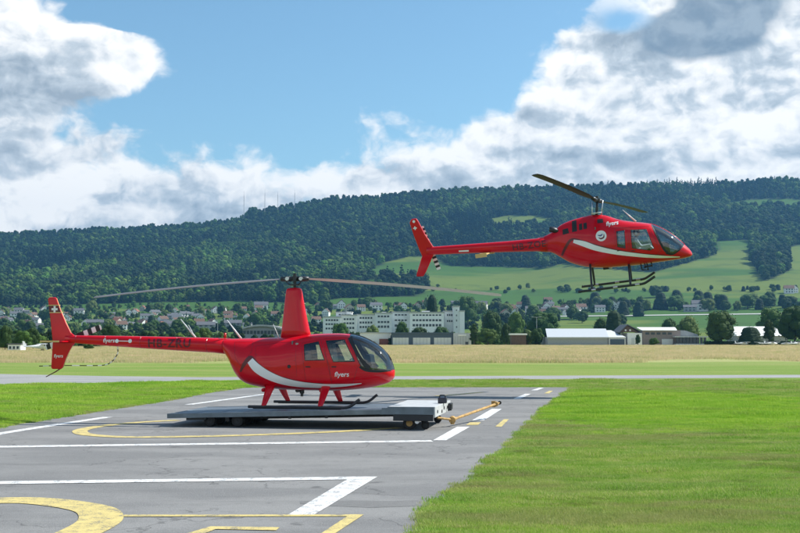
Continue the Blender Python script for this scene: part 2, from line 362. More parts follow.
# ---------------------------------------------------------------- paved areas and markings
def asphalt(name, base, lo, cracks=True):
    global N, L, geo
    m = bpy.data.materials.new(name); t_, N, L = nt(m); B = N['Principled BSDF']
    geo = nd('ShaderNodeNewGeometry')
    a = gnoise(0.5, 5, vmth('MULTIPLY', geo.outputs['Position'], (0.5, 1.2, 1))); b = gnoise(60, 3); c = gnoise(4, 6, None, 0.65)
    col = cmix(sstep(a, 0.38, 0.62), base, lo)
    col = cmix(mth('MULTIPLY', sstep(c, 0.5, 0.68), 0.35), col, tuple(v * 0.6 for v in base))
    col = cmix(mth('MULTIPLY', sstep(b, 0.5, 0.7), 0.45), col, tuple(v * 1.5 for v in base))
    col = cmix(mth('MULTIPLY', sstep(b, 0.44, 0.3), 0.4), col, tuple(v * 0.5 for v in base))
    bb = gnoise(18, 2); hgt = mth('MULTIPLY', b, 1.0)
    if cracks:
        wv = vmth('ADD', geo.outputs['Position'], vmth('MULTIPLY', (lambda n: (L.new(geo.outputs['Position'], n.inputs['Vector']), n.inputs['Scale'].__setattr__('default_value', 1.3), n.inputs['Detail'].__setattr__('default_value', 5), n.outputs['Color'])[3])(nd('ShaderNodeTexNoise')), (1.5, 1.5, 1.5)))
        v = nd('ShaderNodeTexVoronoi', feature='DISTANCE_TO_EDGE'); v.inputs['Scale'].default_value = 0.42; L.new(wv, v.inputs['Vector'])
        v2 = nd('ShaderNodeTexVoronoi', feature='DISTANCE_TO_EDGE'); v2.inputs['Scale'].default_value = 1.6; L.new(wv, v2.inputs['Vector'])
        zone = sstep(gnoise(0.16, 3), 0.53, 0.62)
        ck = mth('MAXIMUM', mth('MULTIPLY', sstep(v.outputs['Distance'], 0.011, 0.003), sstep(gnoise(0.3, 2), 0.45, 0.55)), mth('MULTIPLY', sstep(v2.outputs['Distance'], 0.024, 0.006), zone))
        st_ = gnoise(0.9, 5, vmth('MULTIPLY', geo.outputs['Position'], (0.22, 1.6, 1)), 0.6); col = cmix(mth('MULTIPLY', sstep(st_, 0.56, 0.72), 0.3), col, tuple(v * 0.45 for v in base))
        oil = gnoise(1.9, 4, None, 0.5); col = cmix(mth('MULTIPLY', sstep(oil, 0.66, 0.74), 0.55), col, (0.05, 0.05, 0.05))
        col = cmix(mth('MULTIPLY', ck, 0.42), col, (0.02, 0.02, 0.02))
    L.new(col, B.inputs['Base Color']); B.inputs['Roughness'].default_value = 0.88; B.inputs['Specular IOR Level'].default_value = 0.35
    bp = nd('ShaderNodeBump'); bp.inputs['Strength'].default_value = 0.35; bp.inputs['Distance'].default_value = 0.02; L.new(hgt, bp.inputs['Height']); L.new(bp.outputs[0], B.inputs['Normal'])
    return m
def sheet(name, pts, z, m, kind='structure'):
    me = bpy.data.meshes.new(name); me.from_pydata([(p[0], p[1], z) for p in pts], [], [list(range(len(pts)))])
    bm = bmesh.new(); bm.from_mesh(me)
    bmesh.ops.triangulate(bm, faces=bm.faces)
    for f_ in bm.faces:
        if f_.normal.z < 0: f_.normal_flip()
    bm.to_mesh(me); bm.free(); me.materials.append(m)
    o = bpy.data.objects.new(name, me); COL.objects.link(o); tag(o, kind=kind); return o
m_pad = asphalt('apron_asphalt', (0.225, 0.222, 0.217), (0.165, 0.164, 0.163))
m_taxi = asphalt('taxiway_asphalt', (0.30, 0.30, 0.295), (0.25, 0.25, 0.25), False)
rg = random.Random(3)
def ragged(pts, step, amp):
    out = []
    for a, b in zip(pts, pts[1:]):
        n = max(1, int((b - a).length / step)); d = (b - a).normalized(); q = Vector((-d.y, d.x, 0))
        for i in range(n): out.append(a.lerp(b, i / n) + q * rg.uniform(-amp, amp) * (1 if i else 0.3))
    out.append(pts[-1]); return out
right = [G(575, 387.3), G(553, 406), G(535, 422.5), G(517, 441), G(500, 460), G(478, 478), G(459, 492), G(433, 509), G(424, 533), G(416, 600), Vector((0.1, 4, 0)), Vector((-1.5, -6, 0))]
left = [G(-60, 439), G(0, 427), G(50, 419), G(100, 411), G(170, 400), G(205, 393), G(240, 388)]
left = [Vector((-10.6, -6, 0)), Vector((-10.2, 10, 0))] + left
PADPOLY = ragged(left, 0.35, 0.05) + ragged([G(240, 387.6), G(400, 387.3), G(575, 387.3)], 0.6, 0.05)[1:-1] + ragged(right, 0.22, 0.07)
sheet('apron', PADPOLY, 0.004, m_pad)
taxi = [G(x, y) for x, y in [(-300, 371.5), (0, 374), (100, 376), (200, 377.2), (300, 376.6), (800, 374.8), (1200, 373.5), (1200, 376), (800, 377.6), (300, 380.2), (200, 381.8), (100, 383.6), (0, 385.3), (-300, 389)]]
sheet('taxiway', taxi, 0.004, m_taxi)
PADXY = [(p.x, p.y) for p in PADPOLY]; TAXXY = [(p.x, p.y) for p in taxi]
def paint(name, col, base):
    global N, L, geo
    m = bpy.data.materials.new(name); t_, N, L = nt(m); B = N['Principled BSDF']; geo = nd('ShaderNodeNewGeometry')
    c = gnoise(5, 8, None, 0.72); d = gnoise(55, 3)
    k = mth('ADD', mth('MULTIPLY', c, 0.6), mth('MULTIPLY', d, 0.4))
    q = cmix(sstep(k, 0.40, 0.60), col, tuple(v * 0.72 for v in col))
    q = cmix(mth('MULTIPLY', sstep(k, 0.53, 0.58), 0.85), q, base)
    L.new(q, B.inputs['Base Color']); B.inputs['Roughness'].default_value = 0.75; return m
m_wp = paint('white_paint', (0.74, 0.74, 0.73), (0.15, 0.155, 0.165)); m_yp = paint('yellow_paint', (0.62, 0.50, 0.19), (0.17, 0.165, 0.15)); m_fp = paint('faded_paint', (0.36, 0.36, 0.355), (0.14, 0.145, 0.155))
def tape(pts, width, n=1):
    g = [G(*p) for p in pts]
    if n > 1: g = [Vector(q) for q in spline([tuple(v) for v in g], n)]
    out = []
    for i, p in enumerate(g):
        d = (g[min(i+1, len(g)-1)] - g[max(i-1, 0)]).normalized(); q = Vector((-d.y, d.x, 0)) * width / 2
        out.append((p + q, p - q))
    return out
marks = {'w': MB(), 'y': MB(), 'f': MB()}; MZ = [0.0080]
def mz(): MZ[0] += 0.0002; return MZ[0]
def addtape(k, pts, width, n=1):
    t = tape(pts, width, n); b = marks[k]
    vs = [v for ab in t for v in ab]; z_ = mz(); b.add([(v.x, v.y, z_) for v in vs], [(2*i, 2*i+1, 2*i+3, 2*i+2) for i in range(len(t)-1)])
def addquad(k, pts):
    z_ = mz(); marks[k].add([(G(*p).x, G(*p).y, z_) for p in pts], [(0, 1, 2, 3)])
addtape('w', [(-60, 447), (0, 433.7), (60, 424.3), (108, 417.2)], 0.30); addtape('f', [(109, 416.6), (172, 416.2)], 0.12)
addtape('w', [(-160, 449), (0, 447), (432, 441.2)], 0.36)
addquad('w', [(433, 440.6), (446, 440.6), (470, 427), (457, 427)]); addquad('w', [(472, 420.6), (484, 420.6), (502, 409), (492, 409)])
addquad('w', [(513, 399), (520, 399), (531, 394), (525, 394)]); addquad('w', [(531, 390.5), (537, 390.5), (544, 388), (539, 388)])
addtape('f', [(385, 399.2), (512, 398.6)], 0.22); addquad('w', [(184, 404.8), (193, 404.8), (274, 393.6), (267, 393.6)])
addtape('f', [(444, 427.2), (456, 427.2)], 0.12); addtape('f', [(300, 391), (470, 391)], 0.2)
addquad('y', [(495, 427), (501.5, 427), (509, 419.5), (504, 419.5)]); addquad('y', [(466, 425.2), (478, 425.2), (481, 422.6), (470, 422.6)])
addquad('y', [(544, 393.6), (549, 393.6), (553, 391), (549, 391)]); addtape('y', [(436, 396), (458, 394.6), (482, 392.4)], 0.25)
addtape('y', [(178, 420.4), (145, 422.2), (112, 425), (86, 429), (80, 432.2), (90, 435.2), (125, 437.3), (180, 437), (250, 435.4), (335, 432), (400, 428)], 0.34, 8)
addtape('w', [(-160, 486), (0, 483.3), (352, 478.6)], 0.33); addquad('w', [(288, 515.5), (314, 515.5), (377.5, 477.2), (352, 477.2)])
addtape('y', [(-60, 506), (-20, 502), (20, 500.8), (50, 502.5), (78, 506.3), (95, 510.5), (101, 516), (98, 523), (80, 533), (50, 545), (0, 556)], 0.52, 8)
addtape('y', [(123, 516.4), (350, 516.2)], 0.13); addquad('y', [(320, 535), (334, 535), (364, 515.2), (350, 515.2)])
addtape('y', [(188, 537), (213, 528.6), (278, 529.6)], 0.2, 1)
marks['w'].build('white_markings', m_wp, fix=False)['kind'] = 'structure'
marks['y'].build('yellow_markings', m_yp, fix=False)['kind'] = 'structure'
marks['f'].build('faded_markings', m_fp, fix=False)['kind'] = 'structure'
# darker patched strip across the apron, lower right
m_st = asphalt('patch_asphalt', (0.165, 0.163, 0.16), (0.19, 0.188, 0.185), False)
sheet('asphalt_patch', ragged([G(300, 501.5), G(360, 501), G(418, 500.5)], 0.3, 0.06) + ragged([G(424, 506.5), G(370, 508), G(330, 506.5), G(300, 504)], 0.3, 0.06), 0.0065, m_st)
# ---------------------------------------------------------------- grass (stuff)
def gn_scatter(name, pts, scales, rots, variants, kind='stuff', tilt=None, zs=None):
    me = bpy.data.meshes.new(name); me.from_pydata(pts, [], [])
    for an, ty, da in (('sc', 'FLOAT', scales), ('rz', 'FLOAT', rots), ('vi', 'INT', [i % len(variants) for i in range(len(pts))])):
        a = me.attributes.new(an, ty, 'POINT'); a.data.foreach_set('value', da)
    o = bpy.data.objects.new(name, me); COL.objects.link(o); tag(o, kind=kind)
    g = bpy.data.node_groups.new(name, 'GeometryNodeTree')
    g.interface.new_socket('Geometry', in_out='INPUT', socket_type='NodeSocketGeometry'); g.interface.new_socket('Geometry', in_out='OUTPUT', socket_type='NodeSocketGeometry')
    n = g.nodes; l = g.links; gi = n.new('NodeGroupInput'); go = n.new('NodeGroupOutput')
    gti = n.new('GeometryNodeGeometryToInstance') if len(variants) > 1 else None
    srcs = []
    for v in variants:
        oi = n.new('GeometryNodeObjectInfo'); oi.inputs['Object'].default_value = v; srcs.append(oi)
    ip = n.new('GeometryNodeInstanceOnPoints'); l.new(gi.outputs[0], ip.inputs['Points'])
    if gti:
        for s_ in reversed(srcs): l.new(s_.outputs['Geometry'], gti.inputs[0])
        l.new(gti.outputs[0], ip.inputs['Instance']); ip.inputs['Pick Instance'].default_value = True
        ia = n.new('GeometryNodeInputNamedAttribute'); ia.data_type = 'INT'; ia.inputs[0].default_value = 'vi'; l.new(ia.outputs[0], ip.inputs['Instance Index'])
    else: l.new(srcs[0].outputs['Geometry'], ip.inputs['Instance'])
    fa = n.new('GeometryNodeInputNamedAttribute'); fa.data_type = 'FLOAT'; fa.inputs[0].default_value = 'sc'
    fr = n.new('GeometryNodeInputNamedAttribute'); fr.data_type = 'FLOAT'; fr.inputs[0].default_value = 'rz'
    cx = n.new('ShaderNodeCombineXYZ'); l.new(fr.outputs[0], cx.inputs[2])
    sx_ = n.new('ShaderNodeCombineXYZ'); [l.new(fa.outputs[0], sx_.inputs[i]) for i in range(3)]
    l.new(cx.outputs[0], ip.inputs['Rotation']); l.new(sx_.outputs[0], ip.inputs['Scale']); l.new(ip.outputs[0], go.inputs[0])
    md = o.modifiers.new('scatter', 'NODES'); md.node_group = g; return o
HID = bpy.data.collections.new('sources')
def source(name, me, m):
    for x in (m if isinstance(m, (list, tuple)) else [m]): me.materials.append(x)
    o = bpy.data.objects.new(name, me); return o            # never linked to the scene: only a source for instances
def tuft(seed, n, r, h, wd, lean=0.5):
    q = random.Random(seed); b = MB()
    for i in range(n):
        a = q.uniform(0, 6.283); rr = r * math.sqrt(q.random()); x, y = rr * math.cos(a), rr * math.sin(a)
        d = q.uniform(0, 6.283); ln = q.uniform(0, lean); hh = h * q.uniform(0.5, 1.0); w2 = wd * q.uniform(0.6, 1.1) / 2
        px, py = -math.sin(d) * w2, math.cos(d) * w2; lx, ly = math.cos(d) * ln * hh, math.sin(d) * ln * hh
        b.add([(x - px, y - py, 0), (x + px, y + py, 0), (x + lx*.4 + px*.8, y + ly*.4 + py*.8, hh * .55), (x + lx*.4 - px*.8, y + ly*.4 - py*.8, hh * .55), (x + lx, y + ly, hh)], [(0, 1, 2, 3), (3, 2, 4)])
    return b.mesh('tuft', [], fix=False)
def grassmat(name, cols, trans=0.35, dry=True):
    global N, L, geo
    m = bpy.data.materials.new(name); t_, N, L = nt(m); B = N['Principled BSDF']; geo = nd('ShaderNodeNewGeometry')
    oi = nd('ShaderNodeObjectInfo'); cr = nd('ShaderNodeValToRGB'); L.new(oi.outputs['Random'], cr.inputs[0]); e = cr.color_ramp.elements
    e[0].color = (*cols[0], 1); e[1].color = (*cols[-1], 1)
    for i, c in enumerate(cols[1:-1]): q = e.new((i + 1) / (len(cols) - 1)); q.color = (*c, 1)
    ln = vmth('MULTIPLY', geo.outputs['Position'], (0.25, 1.0, 1.0))
    k = gnoise(1.1, 4, ln, 0.65); col = cmix(sstep(k, 0.35, 0.65), cr.outputs[0], vmth('MULTIPLY', cr.outputs[0], (1.4, 1.15, 1.4)))
    k2 = gnoise(0.8, 6, vmth('MULTIPLY', geo.outputs['Position'], (0.45, 1.0, 1.0)), 0.7); k3 = gnoise(0.45, 4, vmth('MULTIPLY', geo.outputs['Position'], (0.3, 1.3, 1.0)), 0.6)
    col = cmix(mth('MULTIPLY', sstep(k2, 0.53, 0.66), 0.7 if dry else 0.35), col, vmth('MULTIPLY', col, (0.62, 0.50, 0.7)))
    col = cmix(mth('MULTIPLY', sstep(k3, 0.50, 0.64), 0.6 if dry else 0.2), col, (0.36, 0.34, 0.14))
    L.new(col, B.inputs['Base Color']); B.inputs['Roughness'].default_value = 0.7; B.inputs['Specular IOR Level'].default_value = 0.25
    tr = nd('ShaderNodeBsdfTranslucent'); L.new(col, tr.inputs[0]); ms = nd('ShaderNodeMixShader'); ms.inputs[0].default_value = trans
    L.new(B.outputs[0], ms.inputs[1]); L.new(tr.outputs[0], ms.inputs[2]); L.new(ms.outputs[0], N['Material Output'].inputs[0]); return m
m_gr = grassmat('grass_blades', [(0.15, 0.31, 0.03), (0.22, 0.41, 0.042), (0.30, 0.45, 0.075), (0.43, 0.47, 0.18)])
m_lush = grassmat('lush_blades', [(0.19, 0.41, 0.022), (0.27, 0.49, 0.038), (0.35, 0.53, 0.065)], dry=False)
m_hay = grassmat('hay_blades', [(0.30, 0.36, 0.12), (0.50, 0.46, 0.23), (0.60, 0.53, 0.31)], 0.45, False)
tf = [source('tuft', tuft(i, 90, 0.17, 0.055, 0.006, 0.8), m_gr) for i in range(4)]
tl = [source('tuft', tuft(i + 20, 100, 0.17, 0.075, 0.007, 0.7), m_lush) for i in range(4)]
th = [source('hay', tuft(i + 40, 70, 1.3, 0.42, 0.03, 0.8), m_hay) for i in range(4)]
def near_edge(x, y): return inpoly(x, y, PADXY)
q = random.Random(11); P1_, S1, P2_, S2 = [], [], [], []
cc = c1 + Vector((1.2, 3, 0))
n_t = 0
for i in range(230000):
    # more tufts where they show largest
    D = 11.5 * (56 / 11.5) ** q.random(); X = q.uniform(-0.40, 0.42) * D
    if q.random() > min(1.0, (D / 22)) and D < 22 and q.random() > 0.75: continue
    if near_edge(X, D) or inpoly(X, D, TAXXY): continue
    rr = math.hypot((X - cc.x) / 6.0, (D - cc.y) / 9.5) + 0.25 * (mnoise.noise(Vector((X * .3, D, 0))))
    s_ = q.uniform(0.6, 1.25) * (1 + max(0, D - 20) / 60)
    g_ = mnoise.fractal(Vector((X * 0.5, D * 1.3, 3.3)), 1.0, 2.0, 4)
    if g_ < -.22 and q.random() < .8: continue
    s_ *= 0.75 + 1.1 * max(0, g_)
    if rr < 1.0 + q.uniform(-.3, .12) or (X < -6 and q.random() < .45): P2_.append((X, D, 0)); S2.append(s_)
    else: P1_.append((X, D, 0)); S1.append(s_)
# a fringe creeping over the edge of the apron
for a, b in zip(PADPOLY[:-1], PADPOLY[1:]):
    if a.y < 12 or a.y > 50: continue
    for k in range(5):
        p = a.lerp(b, q.random()); P1_.append((p.x + q.uniform(-.1, .12), p.y + q.uniform(-.1, .1), 0)); S1.append(q.uniform(0.5, 1.3))
gn_scatter('grass', P1_, S1, [q.uniform(0, 6.28) for _ in P1_], tf)
gn_scatter('lush_grass', P2_, S2, [q.uniform(0, 6.28) for _ in P2_], tl)
P3, S3 = [], []
for i in range(26000):
    D = 96 + 225 * q.random() ** 1.25; X = q.uniform(-0.40, 0.42) * D
    e_ = 92 + 26 * mnoise.noise(Vector((X * 0.05, 0, 9))) + q.uniform(0, 10)
    if D < e_: continue
    P3.append((X, D, 0)); S3.append(q.uniform(0.6, 1.15) * (0.75 + 0.5 * abs(mnoise.noise(Vector((X * .03, D * .06, 1))))))
gn_scatter('hay_grass', P3, S3, [q.uniform(0, 6.28) for _ in P3], th)
# ---------------------------------------------------------------- helicopters: shared tools
RED = (0.60, 0.002, 0.012)
m_red = mat('red_paint', RED, 0.34, var=0.08, scale=1.6, coat=0.55, spec=0.12)
m_redin = mat('red_body_paint', RED, 0.34, var=0.08, scale=1.6, coat=0.55, spec=0.12, backcol=(0.09, 0.085, 0.08))
m_white = mat('white_gloss', (0.82, 0.82, 0.83), 0.3, var=0.04, coat=0.4)
m_black = mat('black_rubber', (0.012, 0.013, 0.016), 0.55, var=0.2)
m_dred = mat('dark_marking', (0.12, 0.005, 0.014), 0.3, var=0.1)
m_metal = mat('bare_metal', (0.55, 0.56, 0.58), 0.35, 0.9, var=0.1)
m_dmetal = mat('dark_metal', (0.045, 0.047, 0.052), 0.45, 0.6, var=0.2)
m_blade = mat('blade_grey', (0.16, 0.155, 0.155), 0.4, var=0.08); m_bladew = mat('blade_pale', (0.6, 0.6, 0.6), 0.35, var=0.08)
m_gold = mat('gold_trim', (0.62, 0.42, 0.16), 0.4, var=0.05)
m_seat = mat('seat_leather', (0.34, 0.30, 0.25), 0.6, var=0.1); m_cab = mat('cabin_lining', (0.15, 0.15, 0.155), 0.8, var=0.2)
m_gls = glass('clear_canopy'); m_gls2 = glass('tinted_window', (0.72, 0.80, 0.84))
def pose(origin, yaw, pitch, bank):     # local x = nose, y = left side, z = up; yaw turns the nose towards the viewer
    return Matrix.Translation(origin) @ Matrix.Rotation(-yaw, 4, 'Z') @ Matrix.Rotation(-pitch, 4, 'Y') @ Matrix.Rotation(bank, 4, 'X')
class Heli:
    def __init__(s, M, sc): s.M = M; s.I = M.inverted(); s.sc = sc
    def tr(s, px, py, y=0.0):           # line of sight meets the local plane y = const
        o = s.I @ CO; d = (s.I.to_3x3() @ ray(px, py)); t = (y - o.y) / d.y; return o + d * t
    def xz(s, px, py, y=0.0): p = s.tr(px, py, y); return (p.x, p.z)
    def body(s, st, n=8, seg=72):       # st: x, ytop, ybottom, half width, top exponent, bottom exponent, height of the widest line
        rings = []
        for (x, yt, yb, w_, e1, e2, c) in spline(st, n):
            a = s.tr(x, yt); b = s.tr(x, yb); ring = []; w_ = max(w_, .003)
            mid = b.lerp(a, c)
            for k in range(seg):
                t = 2 * math.pi * k / seg; cs, sn = math.cos(t), math.sin(t); e = e1 if sn > 0 else e2
                yy = w_ * math.copysign(abs(cs) ** (2 / e), cs); zz = abs(sn) ** (2 / e)
                p = mid.lerp(a if sn > 0 else b, zz); ring.append((p.x, yy, p.z))
            rings.append(ring)
        return rings
def cut_polys(bm, polys):
    """cut convex side-view polygons into a skin; returns for each the faces inside it"""
    res = []
    for poly, side in polys:
        cx = sum(p[0] for p in poly) / len(poly); cz = sum(p[1] for p in poly) / len(poly)
        x0, x1 = min(p[0] for p in poly) - .03, max(p[0] for p in poly) + .03; z0, z1 = min(p[1] for p in poly) - .03, max(p[1] for p in poly) + .03
        for i in range(len(poly)):
            a = poly[i]; b = poly[(i+1) % len(poly)]; d = (b[0]-a[0], b[1]-a[1]); nrm = Vector((-d[1], 0, d[0])).normalized()
            fc = []
            for f in bm.faces:
                c = f.calc_center_median()
                if x0-.15 < c.x < x1+.15 and z0-.15 < c.z < z1+.15 and (side == 0 or c.y * side > -0.02): fc.append(f)
            es = {e for f in fc for e in f.edges}; vs_ = {v for f in fc for v in f.verts}
            bmesh.ops.bisect_plane(bm, geom=list(vs_) + list(es) + fc, plane_co=(a[0], 0, a[1]), plane_no=nrm, dist=1e-5)
    for poly, side in polys:
        ins = []
        n = len(poly); area = sum(poly[i-1][0]*poly[i][1] - poly[i][0]*poly[i-1][1] for i in range(n))
        for f in bm.faces:
            c = f.calc_center_median()
            if side and c.y * side <= 0.01: continue
            ok = True
            for i in range(n):
                a = poly[i-1]; b = poly[i]
                cr_ = (b[0]-a[0])*(c.z-a[1]) - (b[1]-a[1])*(c.x-a[0])
                if cr_ * area < 0: ok = False; break
            if ok: ins.append(f)
        res.append(ins)
    return res
def skin_with_windows(rings, polys, names, parent, mbody, mglass, bodyname='fuselage'):
    me = MB().loft(rings).mesh(bodyname, [mbody], True)
    bm = bmesh.new(); bm.from_mesh(me); bvh = BVHTree.FromBMesh(bm)
    groups = cut_polys(bm, polys)
    for g, nm, mg, (poly, side) in zip(groups, names, mglass, polys):
        b2 = bmesh.new(); mp = {}
        for f in g:
            if not f.is_valid: continue
            vv = []
            for v in f.verts:
                if v.index not in mp or True:
                    key = (round(v.co.x, 5), round(v.co.y, 5), round(v.co.z, 5))
                    if key not in mp: mp[key] = b2.verts.new(v.co)
                    vv.append(mp[key])
            try: nf = b2.faces.new(vv); nf.smooth = True
            except ValueError: pass
        gm = bpy.data.meshes.new(nm); b2.to_mesh(gm); b2.free(); gm.materials.append(mg)
        o = bpy.data.objects.new(nm, gm); COL.objects.link(o); o.parent = parent
        # rubber seal round the pane
        sides = [side] if side else [-1, 1]
        for sd_ in sides:
            pts = []
            for i in range(len(poly)):
                a = poly[i]; b = poly[(i+1) % len(poly)]
                for k in range(8):
                    x, z = a[0] + (b[0]-a[0])*k/8, a[1] + (b[1]-a[1])*k/8
                    h = bvh.ray_cast(Vector((x, sd_*3, z)), Vector((0, -sd_, 0)))[0]
                    pts.append(h + Vector((0, sd_*.002, 0)) if h else None)
            seg_ = []; runs = []
            for p in pts + [pts[0]]:
                if p is None:
                    if len(seg_) > 1: runs.append(seg_)
                    seg_ = []
                else: seg_.append(p)
            if len(seg_) > 1: runs.append(seg_)
            if runs:
                b3 = MB()
                for r_ in runs: b3.tube(r_, 0.009, 6)
                b3.build('seal', m_black, o, True)
    allf = [f for g in groups for f in g]
    bmesh.ops.delete(bm, geom=list(set(allf)), context='FACES')
    bm.to_mesh(me); bm.free(); me.shade_smooth()
    o = bpy.data.objects.new(bodyname, me); COL.objects.link(o); o.parent = parent
    return o, bvh
def decal_strip(bvh, cpts, widths, side, off, n=6):     # ribbon lying on the skin, points in side view (x, z)
    pts = spline([(x, z, w_) for (x, z), w_ in zip(cpts, widths)], n); b = MB(); row = 5; vs = []
    for i, (x, z, w_) in enumerate(pts):
        x0, z0, _ = pts[max(i-1, 0)]; x1, z1, _ = pts[min(i+1, len(pts)-1)]; d = Vector((x1-x0, z1-z0)).normalized(); nn = Vector((-d.y, d.x))
        for k in range(row):
            t = (k / (row - 1) - .5) * w_; q = Vector((x, z)) + nn * t
            h, no_, _, _ = bvh.ray_cast(Vector((q.x, side*3, q.y)), Vector((0, -side, 0)))
            if h is None: h = Vector((q.x, vs[-1][1] if vs else 0, q.y)); no_ = Vector((0, side, 0))
            if no_.y * side < 0: no_ = -no_
            vs.append(tuple(h + no_ * off))
    b.add(vs, [(i*row+k, i*row+k+1, (i+1)*row+k+1, (i+1)*row+k) for i in range(len(pts)-1) for k in range(row-1)]); return b
def text_mesh(txt, size, bold=0.0, shear=0.0, space=1.0):
    cu = bpy.data.curves.new('t', 'FONT'); cu.body = txt; cu.size = size; cu.offset = bold; cu.shear = shear; cu.space_character = space
    cu.align_x = 'CENTER'; cu.align_y = 'CENTER'; cu.fill_mode = 'FRONT'; cu.resolution_u = 3
    o = bpy.data.objects.new('t', cu); COL.objects.link(o); bpy.context.view_layer.update()
    me = bpy.data.meshes.new_from_object(o.evaluated_get(bpy.context.evaluated_depsgraph_get()))
    bpy.data.objects.remove(o); bpy.data.curves.remove(cu)
    bm = bmesh.new(); bm.from_mesh(me); bmesh.ops.triangulate(bm, faces=bm.faces)
    for _ in range(4):
        es = [e for e in bm.edges if e.calc_length() > size * .11]
        if es: bmesh.ops.subdivide_edges(bm, edges=es, cuts=1); bmesh.ops.triangulate(bm, faces=bm.faces)
    bm.to_mesh(me); bm.free()
    vs_ = [tuple(v.co) for v in me.vertices]; fs_ = [tuple(p.vertices) for p in me.polygons]; bpy.data.meshes.remove(me); return vs_, fs_
def text_on(bvh, txt, x, z, size, side, off, m, name, parent, **k):
    vs_, fs_ = text_mesh(txt, size, **k); out = []
    for vx, vy, _ in vs_:
        wx = x + vx * (1 if side < 0 else -1); wz = z + vy; h = no_ = None
        if bvh: h, no_, _, _ = bvh.ray_cast(Vector((wx, side*3, wz)), Vector((0, -side, 0)))
        out.append((wx, (h.y if h else 0) + side*off, wz))
    return MB().add(out, fs_).build(name, m, parent, fix=False)
def patch_on(bvh, x, z, r, side, off, m, name, parent, n=24, rx=None):
    b = MB(); vs = []
    for k in range(n + 1):
        a = 2*math.pi*k/n; q = (x, z) if k == n else (x + (rx or r)*math.cos(a), z + r*math.sin(a))
        h = bvh.ray_cast(Vector((q[0], side*3, q[1])), Vector((0, -side, 0)))[0]; vs.append((q[0], (h.y if h else 0) + side*off, q[1]))
    b.add(vs, [(k, (k+1) % n, n) for k in range(n)]); return b.build(name, m, parent, fix=False)
def quad_on(bvh, pts, side, off, m, name, parent, n=6):
    b = MB(); vs = []
    for i in range(n+1):
        for j in range(n+1):
            u, v = i/n, j/n
            x = (pts[0][0]*(1-u)+pts[1][0]*u)*(1-v) + (pts[3][0]*(1-u)+pts[2][0]*u)*v; z = (pts[0][1]*(1-u)+pts[1][1]*u)*(1-v) + (pts[3][1]*(1-u)+pts[2][1]*u)*v
            h = bvh.ray_cast(Vector((x, side*3, z)), Vector((0, -side, 0)))[0]; vs.append((x, (h.y if h else 0) + side*off, z))
    b.add(vs, [(i*(n+1)+j, i*(n+1)+j+1, (i+1)*(n+1)+j+1, (i+1)*(n+1)+j) for i in range(n) for j in range(n)]); return b.build(name, m, parent, fix=False)
def seat(parent, x, y, z, m=None, s=1.0):
    st = MB().box(x-.24*s, x+.24*s, y-.23*s, y+.23*s, z-.10, z+.02).build('seat', m or m_seat, parent, bevel=.03)
    b = MB(); pr = [(x-.20*s, z), (x-.06*s, z), (x-.18*s, z+.62*s), (x-.28*s, z+.62*s)]; b.prism(pr, y-.22*s, y+.22*s); b.build('backrest', m or m_seat, st, bevel=.03)
    return st
def blade(name, parent, root, tip, chord, m, droop=0.0, stripes=None, th=0.10, n=20, up=Vector((0, 0, 1)), twist=0.0, sweepup=0.0):
    """aerofoil blade between two points; droop = sag in the middle of its run"""
    root, tip = Vector(root), Vector(tip); d = (tip - root); L_ = d.length; dn = d.normalized(); cv = dn.cross(up).normalized(); un = cv.cross(dn).normalized()
    cv = (cv * math.cos(twist) + un * math.sin(twist)); un = cv.cross(dn).normalized()
    prof = [(-.5, 0), (-.35, .045), (-.1, .06), (.2, .045), (.5, .006), (.2, -.02), (-.1, -.03), (-.35, -.03)]
    b = MB(); rings = []
    for i in range(n + 1):
        t = i / n; c = root + d * t + un * (droop * math.sin(math.pi * t) + sweepup * t * t); k = chord * (0.55 + 0.45 * min(1, t * 8)) * (1 if t < .97 else .8)
        rings.append([tuple(c + cv * (u * k) + un * (v * k * th / .09)) for u, v in prof])
    ms = m if isinstance(m, (list, tuple)) else [m]
    seg = 8
    for i in range(n):
        mi = (stripes(i / n) if stripes else 0); b.add(list(rings[i]) + list(rings[i+1]), [(k, (k+1) % seg, (k+1) % seg + seg, k + seg) for k in range(seg)], mi)
    b.add(rings[0], [tuple(range(seg))]); b.add(rings[-1], [tuple(range(seg))])
    return b.build(name, list(ms), parent, auto=35)
# ---------------------------------------------------------------- the parked helicopter
DH = 27.8
MH = pose(P(300, 405, DH) + Vector((0, 0, 0)), math.radians(10), math.radians(0.0), 0)
H = Heli(MH, 1)
heli = thing('helicopter', 'red helicopter with a tall rotor mast parked on the flat grey trolley', 'helicopter', M=MH)
st = [(226, 338.6, 353.5, .27, 2.1, 2.1, .5), (231, 338.6, 361, .33, 2.1, 2.1, .45), (238, 338.5, 375, .42, 2.1, 2.2, .42), (247, 338.3, 383, .50, 2.1, 2.3, .42), (262, 338, 387, .56, 2.2, 2.4, .42), (280, 337.2, 389, .60, 2.3, 2.6, .42), (300, 335.6, 390, .625, 2.6, 2.8, .44),
      (315, 334, 390.4, .635, 2.8, 2.8, .45), (335, 333.4, 390.5, .635, 2.8, 2.8, .45), (350, 334, 389.8, .62, 2.6, 2.6, .45), (362, 336.6, 388.6, .58, 2.4, 2.4, .44), (373, 341.8, 387, .51, 2.3, 2.3, .42),
      (382, 348, 384.8, .42, 2.2, 2.2, .42), (388.5, 355, 382.6, .32, 2.1, 2.1, .4), (392, 361.5, 380.2, .22, 2, 2, .4), (394, 367.5, 377.5, .12, 2, 2, .4), (394.8, 371.5, 374.5, .02, 2, 2, .5)]
def wp(hh, pts, y): return [hh.xz(x, z_, y) for x, z_ in pts]
YW = -0.62
